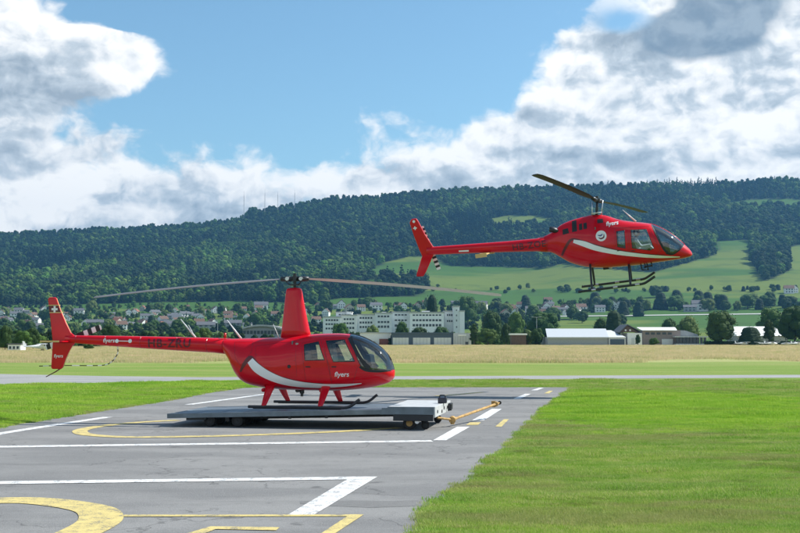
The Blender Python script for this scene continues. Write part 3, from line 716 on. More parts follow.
win_r = wp(H, [(303.5, 344.5), (317.5, 341.6), (324.6, 360), (305, 360.4)], YW)
win_f = wp(H, [(325, 340.8), (343, 339.6), (354.6, 361.4), (333.4, 361.8)], YW)
wsh = wp(H, [(346.5, 330), (363.5, 367.5), (375, 370.3), (393, 370), (402, 366), (402, 330)], -0.35)
win_q = None
mesh_polys = [(win_r, -1), (win_r, 1), (win_f, -1), (win_f, 1), (wsh, 0)]
body, bv = skin_with_windows(H.body(st), mesh_polys, ['rear_window', 'rear_window', 'front_window', 'front_window', 'windshield'], heli, m_redin, [m_gls2, m_gls2, m_gls, m_gls, m_gls])
# black windshield frame: door post, centre post and lower seal
for sd_ in (-1, 1):
    decal_strip(bv, wp(H, [(348.5, 337.2), (353.5, 346), (360.5, 358), (369, 369)], -.5), [.10, .085, .085, .13], sd_, .004).build('windshield_post', m_black, heli)
    decal_strip(bv, wp(H, [(361, 366.5), (367, 369.8), (378, 371.2), (389.5, 370.8)], -.4), [.05, .07, .06, .02], sd_, .004).build('windshield_seal', m_black, heli)
cp = [bv.ray_cast(Vector((x, 0, 5)), Vector((0, 0, -1)))[0] for x in [H.xz(p, 340)[0] for p in (347, 352, 358, 364, 370, 376, 382, 388, 391.5)]]
MB().tube([p + Vector((0, 0, .004)) for p in cp if p], .016, 6).build('centre_post', m_black, heli, True)
# door outlines and handles
for sd_ in (-1, 1):
    for nm, o_ in (('rear_door', [(301, 343), (319.5, 339.6), (329.5, 366), (331, 383.5), (306, 383)]), ('front_door', [(322.5, 339), (344.8, 337.6), (358.5, 364), (352, 383), (332, 383.5)])):
        pl = wp(H, o_, YW); b = MB(); pts = []
        for i in range(len(pl)):
            a, c = pl[i], pl[(i+1) % len(pl)]
            for k in range(10):
                x, z_ = a[0]+(c[0]-a[0])*k/10, a[1]+(c[1]-a[1])*k/10; h = bv.ray_cast(Vector((x, sd_*3, z_)), Vector((0, -sd_, 0)))[0]
                if h: pts.append(h)
        b.tube(pts + [pts[0]], .0045, 4, cap=False); d_ = b.build(nm, m_dred, heli)
        hx, hz_ = H.xz(308 if nm == 'rear_door' else 334, 366.8, YW); h = bv.ray_cast(Vector((hx, sd_*3, hz_)), Vector((0, -sd_, 0)))[0]
        MB().box(hx-.06, hx+.06, h.y-.012, h.y+.012, hz_-.014, hz_+.014).build('handle', m_black, d_, bevel=.004)
    # white swoosh with its dark upper edge
    sw = [(249, 360.5), (256, 368), (267, 375), (282, 381), (300, 384.5), (322, 386), (345, 385.2), (360, 383.6)]
    decal_strip(bv, wp(H, sw, YW), [.17, .22, .21, .18, .14, .10, .06, .015], sd_, .005).build('white_stripe', m_white, heli, fix=False)
    dk_ = [(238.5, 372), (243.5, 363.5), (249.5, 357.6), (257, 364.8), (268, 371.8), (283, 378), (300, 381.9), (322, 384)]
    decal_strip(bv, wp(H, dk_, YW), [.05, .10, .10, .09, .07, .05, .035, .02], sd_, .003).build('dark_stripe', m_dred, heli, fix=False)
    tx, tz = H.xz(341.5, 374.5, YW); text_on(bv, 'flyers', tx, tz, .165, sd_, .006, m_white, 'lettering', heli, bold=.002, shear=.15)
    ox, oz = H.xz(289, 366.5, YW); patch_on(bv, ox, oz, .045, sd_, .004, m_black, 'vent', heli)
    for q_ in ([(254, 346), (276, 343), (296, 341.5), (297.5, 380), (270, 374), (256, 362)], [(231, 342), (250, 341.5), (251, 352), (240, 366), (234, 358)]):
        pl = wp(H, q_, -.55); pts = []
        for i in range(len(pl)):
            a, c = pl[i], pl[(i+1) % len(pl)]
            for k in range(8):
                h = bv.ray_cast(Vector((a[0]+(c[0]-a[0])*k/8, sd_*3, a[1]+(c[1]-a[1])*k/8)), Vector((0, -sd_, 0)))[0]
                if h: pts.append(h)
        pn = MB().tube(pts + [pts[0]], .0035, 4, cap=False).build('cowl_panel', m_dred, heli)
        for i in range(0, len(pts), 4): MB().cyl(pts[i] + (pts[(i+len(pts)//2) % len(pts)] - pts[i]).normalized()*.04, (0, 1, 0), .009, .012, 6).build('fastener', m_dmetal, pn)
# engine bay grille and belly gear
ex, ez = H.xz(284, 384.5)
b = MB(); c = H.tr(302, 391.5); b.cyl((c.x, 0, c.z), (0, 0, 1), .06, .10, 10).box(c.x-.03, c.x+.03, -.03, .03, c.z-.12, c.z+.02); b.cyl((c.x-.10, .05, c.z+.03), (0, 1, 0), .05, .3, 10)
b.build('exhaust', m_dmetal, heli, auto=40)
# cabin: floor, panel, seats, bulkhead
f0 = H.xz(262, 377)[0]; f1_ = H.xz(384, 377)[0]; fz = H.xz(330, 379)[1]
MB().box(H.xz(296, 0)[0], f1_ - .80, -.50, .50, fz - .03, fz).build('cabin_floor', m_cab, heli)
bx = H.xz(298, 360)[0]; bt = H.xz(299, 340)[1]
MB().box(bx - .03, bx, -.50, .50, fz, bt - .02).build('bulkhead', m_cab, heli)
for yy in (-.30, .30):
    seat(heli, bx + .34, yy, H.xz(0, 366)[1]); seat(heli, H.xz(339, 0)[0], yy, H.xz(0, 366)[1])
px_ = H.xz(368, 0)[0]; pz = H.xz(0, 362)[1]
b = MB().prism([(px_-.05, fz), (px_+.16, fz), (px_+.14, pz), (px_-.02, pz+.04)], -.12, .12); b.prism([(px_-.04, pz), (px_+.16, pz-.02), (px_+.12, pz+.22), (px_+.0, pz+.24)], -.26, .26)
b.build('instrument_panel', m_black, heli, bevel=.02)
b = MB(); sx0 = px_-.38; b.tube([(sx0+.1, 0, fz), (sx0+.08, 0, pz+.02), (sx0, 0, pz+.12)], .018, 6); b.tube([(sx0, -.28, pz+.10), (sx0, .28, pz+.14)], .016, 6); b.build('cyclic_stick', m_black, heli, True)
# tail cone
r = []
for (x, yt, yb, w_) in [(66, 335.2, 342.4, .085), (73, 335.3, 343, .095), (110, 335.7, 346, .12), (150, 336.4, 348.8, .155), (190, 337.2, 351.3, .19), (215, 337.9, 352.8, .22), (230, 338.3, 354.5, .25)]:
    a, c = H.tr(x, yt), H.tr(x, yb); mm = (a + c) / 2; hh = (a.z - c.z) / 2; r.append([(mm.x, w_ * .95 * math.cos(t * math.pi / 14), mm.z + hh * math.sin(t * math.pi / 14)) for t in range(28)])
rb_ = r
tb = MB().loft(r).build('tail_boom', m_red, heli, True)
for (i_, t_) in ((1, .1), (1, .9), (2, .8), (3, .7), (4, .75), (5, .9)):
    rg2 = [Vector(a).lerp(Vector(c), t_) for a, c in zip(rb_[i_], rb_[i_+1])]; MB().tube(rg2 + [rg2[0]], .0045, 4, cap=False).build('boom_joint', m_dred, tb); tbm = bmesh.new(); tbm.from_mesh(tb.data); tbv = BVHTree.FromBMesh(tbm)
for sd_ in (-1, 1):
    tx, tz = H.xz(109, 340.6, -.1); text_on(tbv, 'flyers', tx, tz, .15, sd_, .004, m_white, 'lettering', tb, bold=.002, shear=.15)
    for p in (117.2, 130.5):
        tx, tz = H.xz(p, 341, -.1); patch_on(tbv, tx, tz, .05, sd_, .004, m_white, 'white_dot', tb)
    quad_on(tbv, wp(H, [(118.5, 340.6), (129, 340.8), (129, 341.5), (118.5, 341.3)], -.12), sd_, .003, m_white, 'pinstripe', tb)
    tx, tz = H.xz(169, 343.6, -.16); text_on(tbv, 'HB-ZRU', tx, tz, .30, sd_, .004, m_dred, 'registration', tb, bold=.008, space=1.15)
def foil(poly, th, name, parent, m, edge=None):
    b = MB().prism([tuple(p) for p in poly], -th/2, th/2); return b.build(name, m, parent, bevel=th*.35)
fin = foil([H.xz(*p) for p in [(48.2, 298.6), (50, 297.3), (55.5, 297.2), (57, 298.6), (60.5, 309), (66, 322), (71.5, 333), (76, 336.5), (76, 342), (53, 342), (51.3, 325), (49.5, 309)]], .075, 'upper_fin', heli, m_red)
lfin = foil([H.xz(*p) for p in [(53, 342), (76, 342), (72.5, 346), (69.5, 351.5), (66, 359), (63, 367.5), (61, 369), (52.5, 369), (51.4, 367.6), (52.2, 355)]], .07, 'lower_fin', heli, m_red)
for yy, nm in ((305.3, 0), (312.6, 0)):
    x0, z0 = H.xz(49 if yy < 310 else 50, yy); x1, _ = H.xz(59.6 if yy < 310 else 62.2, yy); MB().box(x0, x1, -.041, .041, z0-.012, z0+.012).build('trim_line', m_gold, fin)
ba = [H.xz(*p) for p in [(49.4, 305.6), (59.2, 305.6), (61.5, 312.3), (50.1, 312.3)]]
MB().prism(ba, -.0395, .0395).build('dark_band', m_dred, fin)
cx_, cz_ = H.xz(54.6, 309.2, -.04)
MB().box(cx_-.085, cx_+.085, -.043, .043, cz_-.028, cz_+.028).box(cx_-.028, cx_+.028, -.0425, .0425, cz_-.085, cz_+.085).build('white_cross', m_white, fin)
for sd_ in (-1, 1):
    tx, tz = H.xz(58.3, 356, -.04); text_on(None, 'flyers', tx, tz, .12, sd_, .039, m_white, 'lettering', lfin, bold=.002, shear=.15)
# leading edge strips
e_ = [H.tr(*p) for p in [(56.6, 298.4), (60.2, 309), (65.8, 322), (71.3, 333)]]; MB().tube(e_, .014, 6).build('edge_trim', m_gold, fin, True)
e_ = [H.tr(*p) for p in [(72.2, 346), (69.4, 351.5), (66, 359), (63, 367.5)]]; MB().tube(e_, .014, 6).build('edge_trim', m_gold, lfin, True)
x0, z0 = H.xz(51, 341.4); x1, _ = H.xz(74, 341.4)
for sd_ in (-1, 1):
    b = MB().box(x0+.06, x1-.10, sd_*.03 if sd_ > 0 else -.66, .66 if sd_ > 0 else -.03, z0-.016, z0+.016, 0); b.box(x0+.04, x1-.08, sd_*.665-.008, sd_*.665+.008, z0-.022, z0+.022, 1)
    b.build('stabilizer', [m_red, m_gold], heli, bevel=.006)
b = MB().tube([H.tr(61, 368), H.tr(56, 371.5), H.tr(46, 376.8)], [.018, .016, .012], 6); b.build('tail_skid', m_dred, heli, True)
gd = [(117.5, 347), (115.8, 353), (112, 359.5), (107, 363.6), (100, 365.4), (88, 365.7), (70, 365.6), (50, 365.8), (37, 366.2)]
gp = spline([tuple(H.tr(*p) + Vector((0, .12 if i else 0, 0))) for i, p in enumerate(gd)], 5); b = MB()
for i in range(len(gp) - 1): b.tube([gp[i], gp[i+1]], .013, 6, mi=(i // 2) % 2, cap=False)
b.build('rotor_guard', [m_white, m_black], heli, True)
tr_ = thing('tail_rotor', None, None); tr_.parent = heli; tc_ = H.tr(72.5, 338.2, .30); del_ = 0
hubm = MB().cyl(tc_, (0, 1, 0), .05, .16, 12).cyl(tc_ + Vector((0, -.12, 0)), (0, 1, 0), .035, .25, 10); hubm.build('tail_hub', m_dmetal, tr_, auto=40)
for px2, py2 in ((101, 327), (45.5, 347.5)):
    tip = H.tr(px2, py2, .34); blade('tail_blade', tr_, tc_ + (tip - tc_) * .08, tip, .15, [m_white, m_black], 0, lambda t: 1 if (t < .25 or int(t * 6.5) % 2) else 0, th=.08, n=20, up=Vector((0, 1, 0)))
# antennas
for a_, c_ in (((195.5, 337.5), (180.7, 319.2)), ((241, 338.4), (227, 319.8)), ((279, 338), (273.2, 324))):
    p0, p1 = H.tr(*a_), H.tr(*c_); MB().tube([p0, p0.lerp(p1, .5), p1], [.028, .018, .010] if a_[0] < 250 else [.012, .008, .005], 6).build('antenna', m_white, heli, True)
p0, p1 = H.tr(195, 337.5), H.tr(188.5, 325); MB().tube([p0, p1], [.016, .008], 5).build('antenna', m_bladew, heli, True)
p0 = H.tr(225, 337.6); MB().cyl(p0 + Vector((0, 0, .06)), (0, 0, 1), .035, .12, 8).build('beacon', mat('beacon_red', (.5, .02, .02), .2), heli, True)
# mast fairing, rotor
r = []
for (yy, xl, xr, w_) in [(339.5, 280.2, 312, .24), (330, 281.6, 309.6, .215), (315, 283.3, 306.4, .185), (300, 284.9, 303.6, .15), (291, 286, 302, .13), (288.6, 287, 301, .11), (287.8, 289.5, 298.5, .06)]:
    a, c = H.tr(xl, yy), H.tr(xr, yy); mm = (a + c) / 2; hx = (c.x - a.x) / 2
    ring = []
    for t in range(32):
        t = t * math.pi / 16; cs, sn = math.cos(t), math.sin(t); ring.append((mm.x + hx * math.copysign(abs(cs) ** .9, cs), w_ * sn * (0.75 + .25 * cs), mm.z))
    r.append(ring)
mf = MB().loft(r).build('mast_fairing', m_red, heli, True)
pm = H.tr(302, 303); MB().tube([H.tr(304, 304), H.tr(305.5, 303.6)], .01, 5).build('pitot_tube', m_metal, mf, True)
hub = H.tr(294.8, 278.8)
rt = thing('main_rotor', None, None); rt.parent = heli
base_ = H.tr(294.8, 290)
b = MB().cyl((base_ + hub) / 2, hub - base_, .038, (hub - base_).length, 12); b.cyl(hub, (0, 0, 1), .075, .13, 14); b.cyl(hub + Vector((0, 0, .09)), (0, 0, 1), .045, .08, 10); b.build('rotor_mast', m_dmetal, rt, auto=40)
b = MB().cyl(base_.lerp(hub, .45), (0, 0, 1), .13, .035, 18)
for k in (-1, 1): b.tube([base_.lerp(hub, .45) + Vector((k*.12, -.06, 0)), hub + Vector((k*.26, -.12, 0))], .014, 6)
b.build('swashplate', m_dmetal, rt, auto=40)
lt = H.I @ (P(95, 297.2, DH + .9)); rtip = H.I @ (P(501, 295.2, DH - .6))
for nm, tip, sg in (('rotor_blade', lt, 1), ('rotor_blade', rtip, -1)):
    d_ = (tip - hub); cuff0 = hub + Vector((d_.x, d_.y, 0)).normalized() * .08; cuff1 = hub + Vector((d_.x, d_.y, 0)).normalized() * .36 + Vector((0, 0, -.005))
    MB().tube([cuff0, cuff0.lerp(cuff1, .5), cuff1], [.062, .07, .055], 12).build('blade_cuff', m_dmetal, rt, True)
    MB().cyl(cuff0.lerp(cuff1, .35) + Vector((0, 0, 0)), (0, 1, 0), .05, .2, 10).build('hinge_bolt', m_metal, rt, auto=40)
    blade(nm, rt, cuff1 - Vector((0, 0, 0)), tip, .255, m_blade if sg > 0 else m_bladew, droop=.035, n=28, th=.13, twist=.24)
# landing gear
sk = MB; zs = H.tr(300, 408.8, -1.09).z
for sd_ in (-1, 1):
    xa, xb = H.xz(249, 408, -1.09)[0], H.xz(345, 408, -1.09)[0]; y_ = sd_ * 1.09
    s_ = MB().tube(spline([(xa - .02, y_, zs + .04), (xb - .35, y_, zs + .04), (xb, y_, zs + .04), (xb + .16, y_, zs + .09), (xb + .30, y_, zs + .20), (xb + .36, y_, zs + .24)], 5), .035, 8).build('skid', m_dmetal, heli, True)
    MB().tube([(xa + .1, y_, zs + .012), (xb - .1, y_, zs + .012)], .022, 6).build('wear_shoe', m_dmetal, s_, True)
    for k, (tp, bt_) in enumerate((((269, 388), (263.5, 407.5)), ((325, 389.5), (320, 407)))):
        tx = H.xz(tp[0], tp[1], -.55)[0]; bxx = H.xz(*bt_, -1.09)[0]; tz = H.xz(tp[0], 385, -.5)[1]
        rr_ = []
        for t in [i / 8 for i in range(9)]:
            c_ = Vector((tx + (bxx - tx) * t, sd_ * (.42 + (1.09 - .42) * t), tz + (zs + .06 - tz) * (t ** .92))); wd = .12 * (1 - t) + .062 * t; td = .05 * (1 - t) + .03 * t
            rr_.append([(c_.x + wd * math.cos(a * math.pi / 8), c_.y + td * math.sin(a * math.pi / 8), c_.z) for a in range(16)])
        MB().loft(rr_).build('leg', m_red, heli, True)
for tx in (H.xz(268, 388)[0], H.xz(325, 389)[0]): MB().tube([(tx, -.42, H.xz(0, 387)[1]), (tx, .42, H.xz(0, 387)[1])], .05, 8).build('cross_tube', m_red, heli, True)
mx_ = H.xz(320, 0)[0]
# ---------------------------------------------------------------- the hovering helicopter
D5 = 41.5
M5 = pose(P(600, 240, D5), math.radians(14), math.radians(6.5), math.radians(8))
K = Heli(M5, 1)
fly = thing('helicopter', 'red helicopter with windowed cowl hovering nose up over the airfield', 'helicopter', M=M5)
st = [(544, 236.2, 251.6, .24, 2.1, 2.1, .5), (552, 232.2, 252.6, .30, 2.0, 2.1, .48), (560, 225.5, 256.8, .36, 1.9, 2.1, .42), (570, 220.8, 262.3, .46, 1.8, 2.2, .36), (583, 217.0, 266.2, .58, 1.7, 2.3, .34),
      (594, 214.6, 267.4, .66, 1.7, 2.4, .34), (606, 215.6, 267.6, .71, 1.9, 2.5, .36), (617, 219, 266.8, .735, 2.2, 2.5, .38), (630, 221.4, 265.7, .74, 2.5, 2.5, .40), (644, 222.8, 264.2, .73, 2.6, 2.5, .42), (652, 224.2, 263, .70, 2.5, 2.4, .42),
      (662, 228.3, 261.6, .63, 2.3, 2.3, .40), (673, 235, 260, .52, 2.2, 2.2, .38), (682, 242.3, 258.6, .39, 2.1, 2.1, .36), (688, 247.8, 257.2, .26, 2, 2, .38), (691, 251.2, 256.2, .13, 2, 2, .45), (692.2, 253.6, 255, .02, 2, 2, .5)]
Y5 = -.70
w_r = wp(K, [(616.2, 231.6), (624.3, 230.4), (625.4, 248.3), (617.6, 246.8)], Y5)
w_f = wp(K, [(630.6, 230.2), (646.2, 229.4), (654, 248.2), (650, 250.4), (632.2, 248.2)], Y5)
w_s = wp(K, [(650.2, 222), (658.5, 240), (665.2, 251.8), (674, 254), (683, 246.5), (694, 236), (680, 215)], -.45)
body5, bv5 = skin_with_windows(K.body(st), [(w_r, -1), (w_r, 1), (w_f, -1), (w_f, 1), (w_s, 0)], ['rear_window', 'rear_window', 'front_window', 'front_window', 'windshield'], fly, m_redin, [m_gls2, m_gls2, m_gls2, m_gls2, m_gls])
cp = [bv5.ray_cast(Vector((x, 0, 5)), Vector((0, 0, -1)))[0] for x in [K.xz(p, 240)[0] for p in (652, 657, 662, 667, 672, 677, 682, 684)]]
MB().tube([p + Vector((0, 0, .004)) for p in cp if p], .02, 6).build('centre_post', m_red, fly, True)
for sd_ in (-1, 1):
    decal_strip(bv5, wp(K, [(573, 309.5 - 68), (584, 244.2), (596, 248.2), (615, 252.2), (640, 255.4), (660, 257), (680, 257.5)], Y5), [.12, .20, .19, .16, .13, .10, .03], sd_, .005).build('white_stripe', m_white, fly, fix=False)
    decal_strip(bv5, wp(K, [(561, 256.5), (565, 248), (571.5, 239.8), (584, 241.8), (600, 246.2), (620, 250.6), (645, 253.9), (665, 255.3)], Y5), [.08, .11, .09, .06, .05, .04, .035, .03], sd_, .003).build('dark_stripe', m_dred, fly, fix=False)
    decal_strip(bv5, wp(K, [(651.3, 225), (658, 238.5), (663.5, 248.5), (668, 253.2)], -.6), [.04, .06, .08, .10], sd_, .004).build('windshield_post', m_black, fly)
    decal_strip(bv5, wp(K, [(666, 252.8), (672, 254.4), (678, 251.5), (683.5, 246.6)], -.5), [.07, .05, .03, .02], sd_, .005).build('windshield_seal', m_black, fly)
    tx, tz = K.xz(612, 223.4, -.5); text_on(bv5, 'flyers', tx, tz, .21, sd_, .008, m_white, 'lettering', fly, bold=.004, shear=.15)
    tx, tz = K.xz(601, 236, -.7); lg = patch_on(bv5, tx, tz, .20, sd_, .005, m_white, 'emblem', fly)
    decal_strip(bv5, [(tx-.10, tz-.05), (tx-.02, tz-.10), (tx+.09, tz-.06), (tx+.11, tz+.05)], [.02, .05, .05, .02], sd_, .008).build('swoosh', m_dred, lg, fix=False)
    decal_strip(bv5, [(tx-.12, tz+.04), (tx-.02, tz+.01), (tx+.06, tz+.06)], [.02, .06, .03], sd_, .008).build('swoosh', mat('logo_blue', (.06, .10, .25), .4), lg, fix=False)
    for nm, q_ in (('exhaust_grille', [(562, 229.8), (567.5, 228.3), (569, 233.2), (562.6, 235)]), ('air_intake', [(571.2, 221.6), (575.8, 220.2), (577, 231.2), (572, 232.4)]), ('cowl_window', [(578.6, 224.2), (581.8, 223.4), (582.4, 229.6), (579, 230.4)]), ('cowl_window', [(583, 223.4), (586.4, 222.6), (587, 228.6), (583.5, 229.4)]), ('air_intake', [(596.8, 219.4), (602.5, 218.8), (603.2, 222.8), (597.2, 223.4)])):
        quad_on(bv5, wp(K, q_, -.45), sd_, .006, m_black, nm, fly)
    for nm, o_ in (('rear_door', [(614.2, 228.6), (627, 227.6), (628.6, 256.5), (617, 256)]), ('front_door', [(628.6, 227.4), (648.5, 226.6), (660.8, 251), (652, 259.5), (630.5, 258)])):
        pl = wp(K, o_, Y5); pts = []
        for i in range(len(pl)):
            a, c = pl[i], pl[(i+1) % len(pl)]
            for k in range(8):
                h = bv5.ray_cast(Vector((a[0]+(c[0]-a[0])*k/8, sd_*3, a[1]+(c[1]-a[1])*k/8)), Vector((0, -sd_, 0)))[0]
                if h: pts.append(h)
        d_ = MB().tube(pts + [pts[0]], .006, 4, cap=False).build(nm, m_dred, fly)
        hx, hz_ = K.xz(619 if nm == 'rear_door' else 633, 250.6, Y5); h = bv5.ray_cast(Vector((hx, sd_*3, hz_)), Vector((0, -sd_, 0)))[0]
        if h: MB().box(hx-.07, hx+.07, h.y-.015, h.y+.015, hz_-.014, hz_+.014).build('handle', m_black, d_, bevel=.004)
p0 = K.tr(553, 229.5); MB().tube([p0 + Vector((.2, -.14, -.12)), p0 + Vector((0, -.16, .0)), p0 + Vector((-.12, -.17, .03))], .10, 12).tube([p0 + Vector((.2, .14, -.12)), p0 + Vector((0, .16, .0)), p0 + Vector((-.12, .17, .03))], .10, 12).build('exhaust', m_dmetal, fly, True)
# tail boom
r = []
for (x, yt, yb) in [(427, 247.2, 254.8), (432, 246.8, 254.8), (474, 243.7, 253.2), (510, 241, 252), (537, 238.4, 251.4), (548, 235.5, 252.2)]:
    a, c = K.tr(x, yt), K.tr(x, yb); mm = (a + c) / 2; hh = (a.z - c.z) / 2; r.append([(mm.x + (a.x - mm.x) * math.sin(t * math.pi / 14), hh * .9 * math.cos(t * math.pi / 14), mm.z + hh * math.sin(t * math.pi / 14)) for t in range(28)])
tb5 = MB().loft(r).build('tail_boom', m_red, fly, True); q5 = bmesh.new(); q5.from_mesh(tb5.data); tbv5 = BVHTree.FromBMesh(q5)
for sd_ in (-1, 1):
    quad_on(tbv5, wp(K, [(459, 250.4), (469, 249.9), (469, 251.6), (459, 252)], -.1), sd_, .004, m_white, 'name_plate', tb5)
    tx, tz = K.xz(529, 245.8, -.2); t5 = text_on(tbv5, 'HB-ZOE', tx, tz, .34, sd_, .004, m_dred, 'registration', tb5, bold=.008, space=1.1)
b = MB(); s0, s1 = K.tr(478.5, 252.5), K.tr(491.5, 254.5)
for sd_ in (-1, 1):
    zz = K.tr(485, 253.6, -.3).z
    pr = [(s0.x, zz), (s0.x + .12, zz + .03), (s1.x - .05, zz + .02), (s1.x, zz - .01), (s1.x - .05, zz - .035), (s0.x + .10, zz - .02)]
    MB().prism(pr, sd_*.06, sd_*1.02).build('stabilizer', m_gold, fly, bevel=.008)
    MB().box(s0.x + .03, s1.x - .03, sd_*1.03 - .012, sd_*1.03 + .012, zz - .10, zz + .05).build('end_plate', m_gold, fly, bevel=.006)
uf = foil([K.xz(*p) for p in [(409.6, 222.5), (411.5, 219), (416.5, 218.3), (418.5, 221.5), (425, 234), (433.5, 247), (434, 254.5), (423, 258), (419.5, 250), (414, 236)]], .10, 'upper_fin', fly, m_red)
lf = foil([K.xz(*p) for p in [(423, 253), (433, 250.5), (433.5, 254.8), (430, 263), (426, 272), (423.4, 276.3), (416.5, 276.6), (416.8, 273.5), (420, 263)]], .09, 'lower_fin', fly, m_red)
wx_, wz_ = K.xz(413.8, 221.6, -.05); MB().cyl((wx_, 0, wz_), (0, 1, 0), .055, .112, 12).build('strobe_light', m_white, uf, auto=40)
cx_, cz_ = K.xz(415, 228.2, -.05); MB().box(cx_-.075, cx_+.075, -.054, .054, cz_-.022, cz_+.022).box(cx_-.022, cx_+.022, -.053, .053, cz_-.07, cz_+.07).build('white_cross', m_white, uf)
tr5 = thing('tail_rotor', None, None); tr5.parent = fly; tc5 = K.tr(430.3, 247.5, .26)
MB().cyl(tc5, (0, 1, 0), .06, .3, 12).build('tail_hub', m_dmetal, tr5, auto=40)
for p in ((421.5, 226.5), (439, 269.5)):
    tip = K.tr(*p, .30); blade('tail_blade', tr5, tc5 + (tip - tc5) * .1, tip, .17, [m_white, m_black], 0, lambda t: int(t * 9) % 2, th=.09, n=27, up=Vector((0, 1, 0)))
p0, p1 = K.tr(636, 221.6), K.tr(622.6, 209.8); MB().tube([p0, p0.lerp(p1, .5), p1], [.04, .026, .012], 6).build('antenna', m_white, fly, True)
# rotor
rt5 = thing('main_rotor', None, None); rt5.parent = fly
hub = K.tr(597.3, 200.4); bs_ = K.tr(596.5, 216)
b = MB().cyl((hub + bs_) / 2, hub - bs_, .05, (hub - bs_).length, 12); b.build('rotor_mast', m_dmetal, rt5, True)
b = MB()
for dx_, dy_ in ((-.17, -.05), (.17, .04)): b.tube([bs_ + Vector((dx_, dy_, -.05)), hub + Vector((dx_*1.15, dy_*1.6, -.03))], .022, 6)
b.build('pitch_link', m_metal, rt5, True)
b = MB().cyl(hub, (0, 0, 1), .12, .12, 14); b.cyl(hub + Vector((0, 0, .10)), (0, 0, 1), .06, .12, 10); b.build('rotor_hub', m_dmetal, rt5, auto=40)
MB().cyl(bs_.lerp(hub, .2), (0, 0, 1), .2, .04, 18).build('swashplate', m_metal, rt5, auto=40)
tipA = K.I @ P(535, 174.6, 36.3); dA = tipA - hub; tipB = hub - dA
tipB.z += .35
for tip in (tipA, tipB):
    d_ = (tip - hub).normalized(); c0, c1_ = hub + d_ * .10, hub + d_ * .55
    MB().tube([c0, c0.lerp(c1_, .5), c1_], [.07, .085, .06], 10).build('blade_cuff', m_dmetal, rt5, True)
    blade('rotor_blade', rt5, c1_, tip, .34, m_black, droop=0.03, n=20, th=.10, twist=-.02 if tip is tipA else -.10)
# skids
za = K.tr(610, 288.5, -1.0)
for sd_ in (-1, 1):
    y_ = sd_ * 1.0; xa, xb = K.xz(580, 290.6, -1.0)[0], K.xz(643, 284, -1.0)[0]; zs = K.tr(610, 287.9, -1.0).z
    s_ = MB().tube(spline([(xa, y_, zs + .01), (xa + .1, y_, zs), (xb - .4, y_, zs), (xb, y_, zs + .005), (xb + .2, y_, zs + .08), (xb + .46, y_, zs + .22)], 5), .045, 8).build('skid', m_dmetal, fly, True)
    for k in range(3): MB().cyl((xa + .5 + k * .8, y_, zs), (1, 0, 0), .052, .16, 8).build('wear_shoe', m_metal, s_, auto=40)
    for tp, bt_ in (((590.5, 266), (592, 289.5)), ((629, 265.5), (630.5, 285))):
        x0, x1 = K.xz(*tp, -.4)[0], K.xz(*bt_, -1.0)[0]; z0 = K.xz(tp[0], 263.5)[1]
        MB().tube(spline([(x0, sd_*.25, z0), (x0, sd_*.55, z0 - .06), (x0 + (x1-x0)*.5, sd_*.80, (z0+zs)/2 - .02), (x1, sd_*.98, zs + .02)], 5), .042, 8).build('leg', m_dmetal, fly, True)
for tp in (590.5, 629): x0, z0 = K.xz(tp, 264.5); MB().tube([(x0, -.3, z0), (x0, .3, z0)], .05, 8).build('cross_tube', m_dmetal, fly, True)
b = MB(); x0, z0 = K.xz(641, 264)
for k, (dx_, hh_) in enumerate(((0, .26), (.14, .20), (.22, .30), (.38, .18))): b.tube([(x0+dx_, -.35, z0+.05), (x0+dx_+.02, -.38, z0-hh_+.06)], .022, 6)
b.tube([(x0, -.38, z0-.19), (x0+.24, -.38, z0-.22)], .02, 6); b.tube([(x0+.1, -.38, z0-.10), (x0+.40, -.38, z0-.08)], .03, 6); b.build('step_bracket', m_black, fly, True)
b = MB(); x0, z0 = K.xz(606, 268); b.box(x0-.1, x0+.1, -.12, .12, z0-.05, z0+.08, 0); b.cyl((x0+.18, 0, z0), (0, 0, 1), .05, .1, 10, 1); b.build('landing_light', [m_black, m_white], fly, bevel=.01)
# cabin
fz = K.xz(630, 258.5)[1]; xa, xb = K.xz(600, 258)[0], K.xz(672, 258)[0]
MB().box(xa, xb - .75, -.52, .52, fz - .03, fz).build('cabin_floor', m_cab, fly)
MB().box(xa - .02, xa + .02, -.5, .5, fz, K.xz(600, 226)[1]).build('bulkhead', m_cab, fly)
szz = fz + .17; sxf = K.xz(640, 250)[0]; sxr = K.xz(618, 250)[0]
for y_ in (-.34, .34): seat(fly, sxf, y_, szz, m_cab)
seat(fly, sxr - .1, -.4, szz, m_cab); seat(fly, sxr - .1, .1, szz, m_cab)
xp = K.xz(665, 250)[0]; MB().prism([(xp-.02, fz), (xp+.2, fz), (xp+.16, fz+.42), (xp-.06, fz+.48)], -.35, .35).build('instrument_panel', m_black, fly, bevel=.02)
